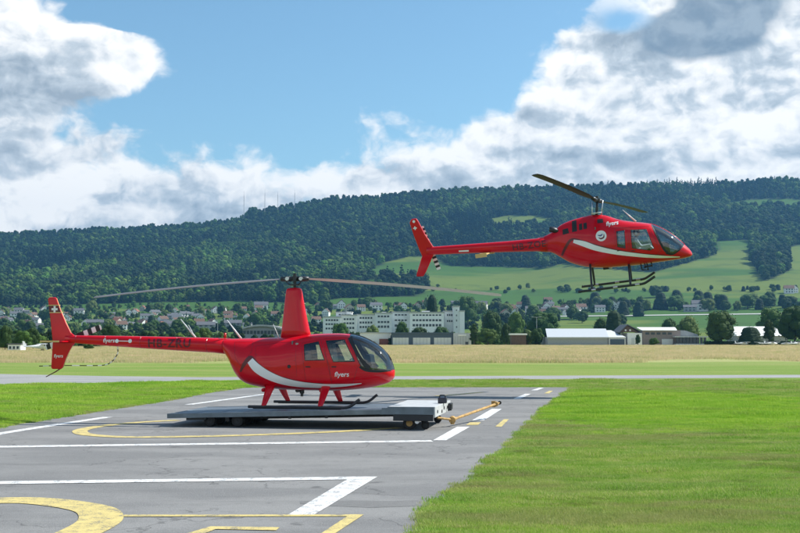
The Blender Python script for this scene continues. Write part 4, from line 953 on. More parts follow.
# pilot: one skinned figure, seated
def pilot(sx, sy, sz, label, shirt, hand_fwd=.0):
    me = bpy.data.meshes.new('person'); bm = bmesh.new(); sl = bm.verts.layers.skin.verify()
    J = {}
    def V(n, x, y, z, r, par=None, rz=None):
        v = bm.verts.new((sx + x, sy + y, sz + z)); v[sl].radius = (r, rz or r); J[n] = v
        if par: bm.edges.new((J[par], v))
    V('pelvis', -.06, 0, .10, .14); V('waist', -.07, 0, .24, .125, 'pelvis'); V('chest', -.08, 0, .42, .15, 'waist'); V('neck0', -.07, 0, .55, .075, 'chest'); V('neck', -.05, 0, .61, .055, 'neck0')
    for s_ in (-1, 1):
        a = 'LR'[s_ > 0]
        V('hip'+a, .0, s_*.10, .09, .095, 'pelvis'); V('knee'+a, .40, s_*.14, .22, .07, 'hip'+a); V('ank'+a, .60, s_*.12, -.08, .045, 'knee'+a); V('toe'+a, .76, s_*.12, -.11, .035, 'ank'+a)
        V('sh'+a, -.07, s_*.19, .49, .062, 'chest'); V('el'+a, .08, s_*.25, .25, .047, 'sh'+a); V('wr'+a, .32, s_*.17, .27, .03, 'el'+a); V('palm'+a, .38, s_*.15, .28, .033, 'wr'+a, .02)
        for k in range(4): V('f%d%s' % (k, a), .44 - .004*k, s_*(.15 + .022*(k-1.5)), .285, .009, 'palm'+a); V('g%d%s' % (k, a), .465, s_*(.15 + .022*(k-1.5)), .255, .008, 'f%d%s' % (k, a))
        V('th'+a, .40, s_*.15 - s_*.045, .305, .010, 'palm'+a)
    for v in bm.verts: v[sl].use_root = False
    J['pelvis'][sl].use_root = True
    bm.to_mesh(me); bm.free()
    o = bpy.data.objects.new('person', me); COL.objects.link(o); md = o.modifiers.new('s', 'SKIN'); md.use_smooth_shade = True
    sb = o.modifiers.new('u', 'SUBSURF'); sb.levels = 1; sb.render_levels = 2
    me.materials.append(shirt); o.matrix_world = M5; tag(o, label, 'person')
    hb = bmesh.new(); bmesh.ops.create_uvsphere(hb, u_segments=24, v_segments=18, radius=1)
    c = Vector((sx - .02, sy, sz + .75))
    for v in hb.verts:
        x, y, z_ = v.co; fx = .105 * x; 
        if x > 0 and z_ < 0: fx *= 1 - .15 * -z_
        nose = .022 * math.exp(-((y/.16)**2 + ((z_ + .1)/.22)**2)) if x > .6 else 0
        eye = -.012 * (math.exp(-(((abs(y) - .36)/.14)**2 + ((z_ - .08)/.12)**2))) if x > .5 else 0
        mou = -.006 * math.exp(-((y/.3)**2 + ((z_ + .48)/.05)**2)) if x > .5 else 0
        v.co = c + Vector((fx + nose + eye + mou, .078 * y * (1 - .18 * max(0, -z_)), .125 * z_))
    hm = bpy.data.meshes.new('head'); hb.to_mesh(hm); hb.free(); hm.shade_smooth(); hm.materials.append(m_skin); h = bpy.data.objects.new('head', hm); COL.objects.link(h); h.parent = o
    r_ = [[(c.x - .015 + rr * .125 * math.cos(a * math.pi / 12), c.y + rr * .095 * math.sin(a * math.pi / 12), c.z + zz) for a in range(24)] for rr, zz in ((1.0, .015), (1.04, .045), (.92, .095), (.6, .135), (.1, .15))]
    MB().loft(r_).build('cap', m_black, o, True)
    b = MB()
    for s_ in (-1, 1): b.cyl((c.x - .01, c.y + s_*.095, c.z), (0, 1, 0), .05, .045, 14)
    b.tube([(c.x - .01, c.y + .1*math.cos(a*math.pi/8), c.z + .16*math.sin(a*math.pi/8)) for a in range(9)], .014, 6); b.tube([(c.x, c.y - .1, c.z - .02), (c.x + .09, c.y - .08, c.z - .07), (c.x + .125, c.y - .02, c.z - .075)], .006, 5)
    b.build('headset', m_headset, o, True)
    return o
m_skin = mat('skin', (.50, .30, .22), .55, var=.05); m_headset = mat('headset_white', (.75, .75, .75), .4); m_shirt = mat('white_shirt', (.72, .74, .78), .8, var=.06); m_shirt2 = mat('blue_shirt', (.12, .16, .26), .8, var=.06)
pilot(sxf - .02, -.34, szz, 'person in a white shirt and headset sitting nearest at the hovering helicopter cabin window', m_shirt)
pilot(sxf - .02, .34, szz, 'person in a dark shirt and headset at the far side of the hovering helicopter cabin', m_shirt2)
# ---------------------------------------------------------------- the landing trolley, local x along it (to the nose), y across (away), z up
TY = math.radians(-10)
NR = Vector((0.80, 25.76, 0))        # near right corner of the frame, on the ground
MT = Matrix.Translation(NR) @ Matrix.Rotation(TY, 4, 'Z')
tro = thing('landing_trolley', 'low grey flat deck trolley on small black wheels beneath the parked helicopter', 'trolley', M=MT)
m_deck = mat('deck_steel', (0.15, 0.175, 0.20), 0.5, 0.35, var=0.22, scale=2.5, bump=.1); m_side = mat('frame_steel', (0.13, 0.165, 0.195), 0.5, 0.2, var=0.25, scale=3)
m_wcase = mat('white_steel', (0.50, 0.51, 0.51), 0.45, var=0.12, scale=5); m_rust = mat('rusty_steel', (0.42, 0.26, 0.09), 0.65, 0.2, var=0.35, scale=9); m_tyre = mat('tyre', (0.018, 0.018, 0.019), 0.8, var=.2)
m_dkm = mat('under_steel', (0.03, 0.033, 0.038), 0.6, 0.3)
LN = 6.55; WD = 2.75; SL = math.tan(math.radians(1.7)); ZT = .466
def dz(x): return ZT + (x + 1.1) * SL
def slab(b, x0, x1, y0, y1, t0, t1, mi=0):
    vs = [(x, y, dz(x) + t) for x, y, t in [(x0, y0, t0), (x1, y0, t0), (x1, y1, t0), (x0, y1, t0), (x0, y0, t1), (x1, y0, t1), (x1, y1, t1), (x0, y1, t1)]]
    b.add(vs, [(0, 3, 2, 1), (4, 5, 6, 7), (0, 1, 5, 4), (1, 2, 6, 5), (2, 3, 7, 6), (3, 0, 4, 7)], mi)
b = MB(); slab(b, -LN, -1.12, 0.01, WD - .01, -.03, 0)
for k in range(1, 9): slab(b, -LN + k*.62 - .006, -LN + k*.62 + .006, .02, WD - .02, 0, .004)
b.build('deck', m_deck, tro)
b = MB(); slab(b, -LN - .01, -1.12, 0, .05, -.10, .012); slab(b, -LN - .01, -1.12, WD - .05, WD, -.10, .012); slab(b, -LN - .012, -LN + .05, .05, WD - .05, -.10, .008)
for k in range(6): slab(b, -LN + .5 + k*.95, -LN + .58 + k*.95, .05, WD - .05, -.11, -.031)
b.build('side_rail', m_side, tro, bevel=.006)
b = MB()
for y in (.75, 1.95): slab(b, -LN + .6, -.3, y - .05, y + .05, -.20, -.101)
for x in (-5.1, -.62): slab(b, x - .05, x + .05, .2, WD - .2, -.21, -.105)
for x in (-3.5, -2.6): slab(b, x - .03, x + .03, .06, .12, -.17, -.10)
slab(b, -6.1, -5.6, .08, .5, -.16, -.10)
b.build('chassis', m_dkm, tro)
# raised drive box at the front end
b = MB(); b.box(-1.11, 0, 0, .03, .365, .545, 0); b.box(-1.25, -.95, -.004, .03, .36, .515, 0); b.build('side_panel', m_side, tro, bevel=.006)
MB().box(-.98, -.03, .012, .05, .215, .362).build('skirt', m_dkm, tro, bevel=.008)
b = MB(); b.box(-1.10, -.02, .03, WD, .50, .548, 0); b.box(-.02, .02, .0, WD, .30, .552, 0); b.build('drive_box', m_wcase, tro, bevel=.01)
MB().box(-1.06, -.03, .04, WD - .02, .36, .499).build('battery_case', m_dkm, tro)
for y, z in ((.35, .42), (1.1, .38), (1.5, .44), (2.1, .42)): MB().cyl((.026, y, z), (1, 0, 0), .04, .02, 10).build('end_fitting', m_black, tro, auto=40)
b = MB().tube([(.05, WD - .75, .36), (.12, WD - .75, .36), (.12, WD - .75, .50)], .035, 8).box(.02, .1, WD-.5, WD-.15, .34, .50); b.build('buffer', m_black, tro, bevel=.01)
def wheel(x, y, r, w_):
    t = bpy.data.objects.new('wheel', None); COL.objects.link(t); t.parent = tro
    rr = []
    for a, q_ in ((-w_/2, .55), (-w_/2, .9), (-w_*.36, 1), (w_*.36, 1), (w_/2, .9), (w_/2, .55)): rr.append([(x + r*q_*math.cos(k*math.pi/12), y + a, r + r*q_*math.sin(k*math.pi/12)) for k in range(24)])
    MB().loft(rr).build('tyre', m_tyre, t, auto=40); MB().cyl((x, y, r), (0, 1, 0), r*.5, w_*1.04, 16).cyl((x, y, r), (0, 1, 0), r*.16, w_*1.25, 8).build('rim', m_rust if abs(x + .62) < .01 else m_dkm, t, auto=40)  # all rims but one pair coloured dark for the shade under the trolley
for x in (-5.55, -4.85):
    for y in (.30, 1.0, 1.75, 2.45): wheel(x, y, .15, .2)
for y in (.25, WD - .25): wheel(-.62, y, .155, .16); wheel(-.26, y + (.1 if y < 1 else -.1), .10, .08)
b = MB().cyl((-.42, .10, .2), (0, 1, 0), .05, .1, 12, 0); b.build('hub_cap', m_white, tro, auto=40)
# tow bar: rusty, hinged low at the drive box, lifted at the eye
bar0 = MT.inverted() @ P(437, 417.6, 26.5); bar1 = MT.inverted() @ P(452.5, 419.6, 26.9); bar2 = MT.inverted() @ P(496, 404, 29.4)
b = MB().tube([bar0, bar1], .028, 8); b.tube([bar1, bar2], .034, 8); b.cyl(bar1, (0, 1, .2), .085, .10, 12); b.cyl(bar1 + Vector((0, 0, -.03)), (0, 0, 1), .05, .16, 8)
d_ = (bar2 - bar1).normalized(); b.cyl(bar2, (0, 1, 0), .065, .16, 12); b.tube([bar2, bar2 + d_ * .22], .022, 6); b.box(bar2.x - .12, bar2.x - .02, bar2.y - .06, bar2.y + .06, bar2.z - .08, bar2.z + .08)
tb_ = b.build('tow_bar', m_rust, tro, auto=40); MB().cyl(bar2 + d_ * .26, (0, 1, 0), .05, .06, 10).build('tow_eye', m_black, tb_, auto=40)
# battery charger box resting on the drive box
ML = Matrix.Translation(P(442.5, 400.3, 27.2)) @ Matrix.Rotation(TY, 4, 'Z'); zb = .548 - ML.translation.z
ch = thing('control_box', 'small black control box with a carrying handle on the white end of the trolley', 'box', M=Matrix.Translation(Vector((ML.translation.x, ML.translation.y, .553))) @ Matrix.Rotation(TY, 4, 'Z'))
MB().box(-.105, .105, -.09, .09, 0, .14).build('casing', mat('navy_plastic', (.02, .02, .035), .4), ch, bevel=.015)
MB().tube([(-.07, 0, .13), (-.07, 0, .18), (-.05, 0, .195), (.05, 0, .195), (.07, 0, .18), (.07, 0, .13)], .014, 6).build('carrying_handle', m_black, ch, True)
# ---------------------------------------------------------------- trees
m_leafA = mat('leaf_dark', (0.040, 0.085, 0.018), 0.75, var=0.25, scale=.35, spec=.2, trans=0.25, random_inst=.22)
m_leafB = mat('leaf_green', (0.068, 0.130, 0.024), 0.75, var=0.25, scale=.35, spec=.2, trans=0.28, random_inst=.22)
m_leafC = mat('leaf_pale', (0.14, 0.20, 0.05), 0.75, var=0.2, scale=.35, spec=.2, trans=0.3, random_inst=.15)
m_fir = mat('needle_green', (0.018, 0.042, 0.016), 0.8, var=0.25, scale=.35, spec=.2, trans=0.12, random_inst=.22)
m_bark = mat('bark', (0.075, 0.055, 0.040), 0.9, var=.25, scale=4)
def crown_bm(seed, h, w, leaf, nleaf, z0, conifer=False, core=True, lobes=16):
    q = random.Random(seed); b = MB()
    lb = []
    for i in range(lobes):
        t = (i + .5) / lobes; a = i * 2.4 + q.uniform(-.4, .4)
        if conifer: zz = z0 + t * (h - z0) * .95; rr = w/2 * (1 - t) * q.uniform(.55, .8); lr = w * .22 * (1 - t * .8) + .3
        else: zz = z0 + (h - z0) * (.15 + .72 * t); k = math.sqrt(max(0, 1 - ((t - .42) / .62) ** 2)); rr = w/2 * k * q.uniform(.35, .72); lr = w * q.uniform(.15, .25)
        lb.append((rr * math.cos(a), rr * math.sin(a), zz, lr, lr * q.uniform(.7, 1.0)))
    if not conifer: lb.append((0, 0, z0 + (h-z0)*.5, w*.33, (h-z0)*.36)); lb.append((q.uniform(-.1, .1)*w, q.uniform(-.1, .1)*w, h - w*.18, w*.2, w*.18))
    tot = sum(l[3]**2 for l in lb)
    for (x, y, z, r1, r2) in lb:
        n = int(nleaf * r1 * r1 / tot)
        for i in range(n):
            u = q.uniform(-1, 1); a = q.uniform(0, 6.283); s_ = math.sqrt(1 - u*u); rad = q.uniform(.78, 1.12) if q.random() < .85 else q.uniform(1.1, 1.35)
            nx, ny, nz = s_*math.cos(a), s_*math.sin(a), u; c = Vector((x + nx*r1*rad, y + ny*r1*rad, z + nz*r2*rad))
            nn = Vector((nx + q.uniform(-.7, .7), ny + q.uniform(-.7, .7), nz + q.uniform(-.5, .9))).normalized()
            ta = nn.cross(Vector((q.uniform(-1, 1), q.uniform(-1, 1), .3))).normalized(); tb = nn.cross(ta); k = leaf * q.uniform(.5, 1.1)
            b.add([c + ta*k, c + tb*k*.7, c - ta*k*.8, c - tb*k*.6], [(0, 1, 2, 3)])
        if core:
            rg_ = []
            for i in range(5):
                v = math.pi * (i + .5) / 5; rg_.append([(x + r1*.86*math.sin(v)*math.cos(k*math.pi/4), y + r1*.86*math.sin(v)*math.sin(k*math.pi/4), z + r2*.86*math.cos(v)) for k in range(8)])
            b.loft(rg_)
    return b
TREEM = {}
def tree_meshes(kind, var):
    key = (kind, var)
    if key in TREEM: return TREEM[key]
    cfg = {'round': (1.0, 1.0, m_leafA, .030, 2600, .12, False, 20), 'green': (1.0, .95, m_leafB, .034, 2000, .14, False, 15), 'pale': (1.0, 1.1, m_leafC, .036, 1800, .12, False, 15), 'fir': (1.0, .45, m_fir, .030, 1600, .06, True, 16), 'column': (1.0, .5, m_leafA, .034, 1400, .08, False, 12), 'bush': (1.0, 1.5, m_leafB, .06, 1100, .0, False, 10)}[kind]
    hh, ww, mm, lf_, nl, z0, con, lo = cfg
    cme = crown_bm(hash(kind) % 7 * 0 + var * 13 + len(kind), hh, ww, lf_, nl, z0, con, True, lo).mesh('crown', [mm], fix=False)
    b = MB().tube([(0, 0, -.02), (.005, 0, .15), (-.005, .01, .45), (0, 0, .75)], [.035, .026, .018, .006], 7)
    if not con:
        for a in range(4): b.tube([(0, 0, .18 + a*.06), (.16*math.cos(a*1.7), .16*math.sin(a*1.7), .40 + a*.07)], [.014, .005], 5)
    TREEM[key] = (cme, b.mesh('trunk', [m_bark], True)); return TREEM[key]
rt_ = random.Random(5)
def tree(kind, loc, h, w, label, name='tree', group=None):
    base_ww = {'round': 1, 'green': .95, 'pale': 1.1, 'fir': .45, 'column': .5, 'bush': 1.5}[kind]
    o = thing(name, label, 'bush' if kind == 'bush' else 'tree', loc=loc, rz=rt_.uniform(0, 6.28), group=group); k = w / base_ww / h * 1.0
    o.scale = (h * k, h * k, h)
    cm, tm = tree_meshes(kind, rt_.randrange(4))
    for nm, me_ in (('crown', cm), ('trunk', tm)):
        c = bpy.data.objects.new(nm, me_); COL.objects.link(c); c.parent = o
    return o
def ptree(kind, px, ytop, ybase, wpx, D, label, name='tree', group=None):
    p = P(px, ybase, D); z0 = hz(p.x, D); top = P(px, ytop, D).z; return tree(kind, (p.x, D, z0 - .1), max(1.5, top - z0), wpx * D / F, label, name, group)
big = [('round', 721.5, 310.5, 344, 35, 322, 'big round dark tree standing behind the right hand hangar and white planes', 'broad_tree'),
 ('column', 769, 319.5, 342, 13.5, 318, 'small pale rounded tree in front of the long white roof', 'broad_tree'),
 ('fir', 750.5, 329, 343, 13, 316, 'short dark conical tree before the long white roof', 'fir_tree'),
 ('round', 795, 306, 343, 36, 330, 'tall dark tree at the right edge of the airfield', 'broad_tree'),
 ('green', 772, 308, 338, 32, 430, 'wide bluish green tree behind the long white roof', 'broad_tree'),
 ('pale', 688, 317.5, 334, 26, 400, 'pale yellow green willow like tree behind the brown fronted building', 'broad_tree'),
 ('round', 670, 318.5, 334, 17, 410, 'dark tree touching the pale willow like tree', 'broad_tree'),
 ('column', 474, 323, 344, 11, 330, 'narrow olive tree beside the grey end of the three door hangar', 'broad_tree'),
 ('green', 488, 328, 345, 22, 325, 'leafy green tree right of the narrow olive tree', 'broad_tree'),
 ('round', 506, 323.5, 343, 12, 335, 'dark tree beside the little white roofed shed', 'broad_tree'),
 ('green', 527, 329, 344, 13, 330, 'small green tree behind the little white roofed shed', 'broad_tree'),
 ('round', 537, 328, 344, 14, 326, 'dark bushy tree left of the long pale roofed hangar', 'broad_tree'),
 ('round', 545, 311, 334, 36, 470, 'large rounded blue green tree above the long pale roofed hangar', 'broad_tree'),
 ('green', 516, 312, 332, 18, 450, 'mid green tree above the little white roofed shed', 'broad_tree'),
 ('round', 492, 311, 330, 24, 460, 'bluish tree above the leafy green tree at the hangar end', 'broad_tree'),
 ('green', 340, 322.5, 336, 18, 400, 'rounded tree before the left wing of the white office block', 'broad_tree'),
 ('pale', 372, 325.5, 336, 16, 400, 'light green tree before the middle of the white office block', 'broad_tree'),
 ('green', 402, 321, 338, 15, 395, 'tree between the middle and right wings of the white office block', 'broad_tree'),
 ('round', 420, 327, 338, 18, 390, 'dark low tree before the bright right wing of the office block', 'broad_tree'),
 ('round', 441, 326.5, 338, 20, 388, 'dark low tree left of the office entrance tower', 'broad_tree'),
 ('round', 5, 325, 348, 16, 190, 'dark green tree at the left edge of the hay field', 'broad_tree'),
 ('green', 22, 330, 349, 20, 186, 'bright green leafy tree beside the small white shed at the left', 'broad_tree'),
 ('round', 33, 327.5, 348, 16, 205, 'dark tree just left of the parked helicopter tail', 'broad_tree'),
 ('round', 110, 324, 345, 24, 260, 'dark tree rising above the parked helicopter tail rotor', 'broad_tree'),
 ('green', 88, 343, 352, 13, 200, 'low round bush under the parked helicopter tail boom', 'shrub'),
 ('round', 90, 329, 346, 18, 270, 'dark tree behind the base of the parked helicopter fin', 'broad_tree'),
 ('green', 62, 333, 348, 16, 240, 'leafy tree seen just behind the red tail fin', 'broad_tree'),
 ('round', 148, 330, 346, 20, 300, 'dark green tree above the registration on the parked helicopter boom', 'broad_tree'),
 ('green', 205, 327, 344, 16, 330, 'green tree between the two white boom antennas', 'broad_tree'),
 ('round', 656, 285.5, 297, 14, 1300, 'dark tree clump on the meadow below the hovering helicopter nose', 'broad_tree'),
 ('round', 253, 206.5, 214, 12, 2560, 'lone rounded tree on the bare part of the ridge', 'broad_tree'),
 ('fir', 614, 315, 335, 11, 420, 'pointed dark tree left of the dark gabled house', 'fir_tree'),
 ('green', 601, 318, 333, 18, 430, 'dark green tree behind the long pale roofed hangar', 'broad_tree'),
 ('green', 654, 337.5, 345, 12, 312, 'low leafy bush in front of the brown fronted building', 'shrub'),
 ('column', 638, 334, 345, 6, 318, 'slim dark bush between the dark gabled house and brown fronted building', 'shrub'),
 ('fir', 432, 300.5, 316, 8, 600, 'dark pointed tree directly above the white office block', 'fir_tree'),
 ('green', 468, 296, 312, 22, 900, 'large dark tree clump above the office entrance tower', 'broad_tree')]
for k, px, yt, yb, wpx, D, lab, nm in big: ptree(k, px, yt, yb, wpx, D, lab, nm)
# trees in the village and along the field edges: countable, but nothing tells many of them apart
spots = []
def belt(n, x0, x1, yb0, yb1, s0=7, s1=13): 
    for _ in range(n): spots.append((rt_.uniform(x0, x1), rt_.uniform(yb0, yb1), rt_.uniform(s0, s1)))
belt(46, -30, 260, 309, 336); belt(22, 300, 480, 303, 316); belt(24, 475, 640, 306, 326); belt(58, 590, 830, 305.5, 311.5, 9, 15)
for _ in range(44): x = rt_.uniform(560, 800); spots.append((x, 291.5 + rt_.uniform(-1, 1.5) - (x > 700) * 1.0, rt_.uniform(4, 8)))
for _ in range(10): spots.append((rt_.uniform(430, 560), rt_.uniform(286, 294), rt_.uniform(4, 7)))
LAB = {'round': 'small dark rounded tree far off among the village gardens and meadows', 'green': 'small mid green tree far off among the village gardens and meadows', 'pale': 'small pale green tree far off among the village gardens and meadows', 'fir': 'small pointed dark tree far off among the village gardens and meadows'}
for x, y, s_ in spots:
    p = T(x, y, 530); k = rt_.choice(['round', 'round', 'green', 'green', 'pale', 'fir']); h = s_ * rt_.uniform(.85, 1.15); w_ = h * (rt_.uniform(.9, 1.35) if k != 'fir' else .5)
    tree(k, (p.x, p.y, p.z - .2), h, w_, LAB[k], 'fir_tree' if k == 'fir' else 'broad_tree', 'trees among the village and meadows')
# ---------------------------------------------------------------- woods (one mass) on the hill and between the gardens
def blob_tree(seed, h, w, m, con=False):
    q = random.Random(seed); b = crown_bm(seed, h, w, 1.0, 330, h*.05 if con else h*.12, con, True, 11 if not con else 8); return b.mesh('wood', [m], fix=False)
m_wd = [mat('wood_leaf_dark', (0.036, 0.076, 0.018), 0.8, var=.3, scale=.03, spec=.15, trans=.15, random_inst=.35), mat('wood_leaf_mid', (0.060, 0.120, 0.028), 0.8, var=.3, scale=.03, spec=.15, trans=.15, random_inst=.35), mat('wood_needles', (0.016, 0.042, 0.018), 0.85, var=.3, scale=.03, spec=.1, random_inst=.3)]
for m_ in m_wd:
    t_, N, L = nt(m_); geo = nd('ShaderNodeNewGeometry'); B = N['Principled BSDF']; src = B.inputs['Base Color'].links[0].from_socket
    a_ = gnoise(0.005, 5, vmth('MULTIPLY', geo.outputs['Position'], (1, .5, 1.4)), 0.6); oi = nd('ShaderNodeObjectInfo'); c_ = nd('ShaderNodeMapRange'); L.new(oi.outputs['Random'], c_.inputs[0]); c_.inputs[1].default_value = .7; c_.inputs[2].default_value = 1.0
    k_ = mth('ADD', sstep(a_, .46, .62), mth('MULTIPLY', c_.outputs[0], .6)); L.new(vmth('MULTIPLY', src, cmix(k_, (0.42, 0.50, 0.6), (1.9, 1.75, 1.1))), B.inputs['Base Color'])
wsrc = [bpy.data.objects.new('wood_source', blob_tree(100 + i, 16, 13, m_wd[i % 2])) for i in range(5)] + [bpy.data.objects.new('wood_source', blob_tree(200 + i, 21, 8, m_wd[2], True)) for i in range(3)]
pts, scs = [], []; vi = []
D = 900.0
while D < 2740:
    X = -0.46 * D
    while X < 0.46 * D:
        x, y = X + rt_.uniform(-4.5, 4.5), D + rt_.uniform(-5, 5); X += 8.0
        z = hz(x, y); p = Vector((x, y, z))
        sx_, sy_ = proj(p)
        if sx_ < -35 or sx_ > 835: continue
        if any(inpoly(sx_, sy_, q_) for q_ in OPEN): 
            continue
        if sy_ > 306: continue
        c_ = mnoise.noise(Vector((x * .0035, y * .0022, 4.0))); c2 = mnoise.noise(Vector((x * .012, y * .006, 8.0)))
        con = c_ + c2 * .5 + rt_.uniform(-.25, .25) > .42
        sc_ = rt_.choice((.55, .65, .75, .85, 1.0, 1.2)) * (1 + .35 * c2) * (.8 if y > 2450 else 1)
        pts.append((x, y, z - 1)); scs.append(sc_); vi.append(rt_.randrange(5, 8) if con else rt_.randrange(5))
    D += 9.0
def scatter_vi(name, pts, scs, vi, srcs):
    o = gn_scatter(name, pts, scs, [rt_.uniform(0, 6.28) for _ in pts], srcs); o.data.attributes['vi'].data.foreach_set('value', vi); return o
print('forest', len(pts))
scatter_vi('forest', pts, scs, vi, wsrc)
# garden greenery packed round the village houses
pts, scs, vi = [], [], []
for n, x0, x1, y0, y1 in ((950, -40, 270, 305, 337), (160, 255, 330, 306, 334), (110, 330, 470, 303, 316), (160, 465, 560, 306, 330), (100, 560, 640, 303, 313)):
    for _ in range(n):
        p = T(rt_.uniform(x0, x1), rt_.uniform(y0, y1), 530)
        if mnoise.noise(Vector((p.x*.02, p.y*.012, 2))) < -.28: continue
        pts.append((p.x, p.y, p.z - 2.5)); scs.append(rt_.uniform(.26, .58)); vi.append(rt_.randrange(5) if rt_.random() < .85 else 6)
scatter_vi('garden_shrubbery', pts, scs, vi, wsrc)
pts, scs, vi = [], [], []
for _ in range(650):
    x = rt_.uniform(-30, 545); D = 345 + rt_.uniform(-5, 60) if x > 215 else 215 + (x / 215) * 120 + rt_.uniform(0, 60)
    if 245 < x < 300: D += 50
    X = (x - 400) / F * D; pts.append((X, D, -1.6)); scs.append(rt_.uniform(.14, .36)); vi.append(rt_.randrange(5))
scatter_vi('roadside_shrubbery', pts, scs, vi, wsrc)
# ---------------------------------------------------------------- buildings
m_wallw = mat('white_render', (0.82, 0.82, 0.80), 0.8, var=.06); m_wallc = mat('cream_render', (0.52, 0.47, 0.38), 0.8, var=.08); m_wallg = mat('grey_render', (0.32, 0.34, 0.35), 0.8, var=.08)
m_tile = mat('brown_tiles', (0.13, 0.075, 0.05), 0.8, var=.2, scale=.6); m_slate = mat('slate_roof', (0.10, 0.105, 0.115), 0.7, var=.2); m_redt = mat('red_tiles', (0.26, 0.10, 0.06), 0.8, var=.15)
m_win = mat('window_glass', (0.035, 0.05, 0.065), 0.15, var=.3); m_rooflt = mat('pale_sheet_roof', (0.50, 0.52, 0.53), 0.45, var=.08); m_blueg = mat('blue_grey_sheet', (0.055, 0.085, 0.12), 0.6, var=.15)
m_doorw = mat('pale_door', (0.58, 0.60, 0.60), 0.6, var=.06); m_brick = mat('red_brick', (0.26, 0.09, 0.06), .8); m_wood = mat('brown_timber', (0.11, 0.07, 0.05), .8, var=.2); m_conc = mat('pale_concrete', (0.45, 0.45, 0.43), .8)
def winrow(b_obj, x0, x1, n, z0, z1, y, parent, nm='window', gap=.35):
    st_ = (x1 - x0) / n
    for i in range(n):
        a = x0 + i*st_ + st_*gap/2; MB().box(a, a + st_*(1-gap), y - .06, y + .03, z0, z1).build(nm, m_win, parent)
def house_proto(wall, roof, w_=10.0, d=9.0, h=5.2, rh=3.2, gable_front=False):
    o = bpy.data.objects.new('house', None); COL.objects.link(o)
    b = MB().box(-w_/2, w_/2, -d/2, d/2, -1.5, h)
    if gable_front:
        b.prism([(-w_/2, h), (w_/2, h), (0, h + rh)], -d/2, d/2)
        rf = MB(); t = .25
        for s_ in (-1, 1): rf.add([(s_*(w_/2+.5), -d/2-.5, h-.25), (0, -d/2-.5, h+rh+.1), (0, d/2+.5, h+rh+.1), (s_*(w_/2+.5), d/2+.5, h-.25), (s_*(w_/2+.5), -d/2-.5, h-.25+t), (0, -d/2-.5, h+rh+.1+t), (0, d/2+.5, h+rh+.1+t), (s_*(w_/2+.5), d/2+.5, h-.25+t)], [(0, 1, 2, 3), (4, 7, 6, 5), (0, 4, 5, 1), (3, 2, 6, 7), (0, 3, 7, 4)])
    else:
        b.add([(-w_/2, -d/2, h), (-w_/2, d/2, h), (-w_/2, 0, h+rh), (w_/2, -d/2, h), (w_/2, d/2, h), (w_/2, 0, h+rh)], [(0, 1, 2), (3, 5, 4)])
        rf = MB(); t = .25
        for s_ in (-1, 1): rf.add([(-w_/2-.5, s_*(d/2+.5), h-.3), (w_/2+.5, s_*(d/2+.5), h-.3), (w_/2+.5, 0, h+rh+.05), (-w_/2-.5, 0, h+rh+.05), (-w_/2-.5, s_*(d/2+.5), h-.3+t), (w_/2+.5, s_*(d/2+.5), h-.3+t), (w_/2+.5, 0, h+rh+.05+t), (-w_/2-.5, 0, h+rh+.05+t)], [(0, 1, 2, 3), (4, 7, 6, 5), (0, 4, 5, 1), (0, 3, 7, 4), (1, 5, 6, 2)])
    b.build('wall', wall, o); r_ = rf.build('roof', roof, o); MB().box(1.6, 2.3, .4, 1.1, h+rh*.5, h+rh+1.0).build('chimney', m_wallg, r_)
    for z in (.8, 3.3): winrow(o, -w_/2+.8, w_/2-.8, 3, z, z+1.3, -d/2, o, gap=.5)
    return o
protos = [(house_proto(m_wallw, m_tile), 'white walled house with a brown tiled roof'), (house_proto(m_wallc, m_redt, 9, 10, 5.0, 3.6, True), 'cream house with a red tiled gable'),
          (house_proto(m_wallw, m_slate, 12, 9, 5.6, 2.6), 'white house with a dark slate roof'), (house_proto(m_wallw, m_tile, 9, 11, 5.4, 4.0, True), 'white gable fronted house with a brown roof'), (house_proto(m_wallg, m_slate, 13, 9, 4.6, 2.2), 'low grey house with a dark roof')]
used = set()
def house(k, px, ybase, rz, label=None, sc=1.0, group=None):
    o0, d = protos[k]
    if k in used: o = copy_tree(o0)
    else: o = o0; used.add(k)
    p = T(px, ybase, 530); o.location = (p.x, p.y, p.z); o.rotation_euler = (0, 0, rz - math.atan2(p.x, p.y)); o.scale = (sc*.66,)*3
    tag(o, label or d + ' in the far village', 'house', group or 'village houses below the hill')
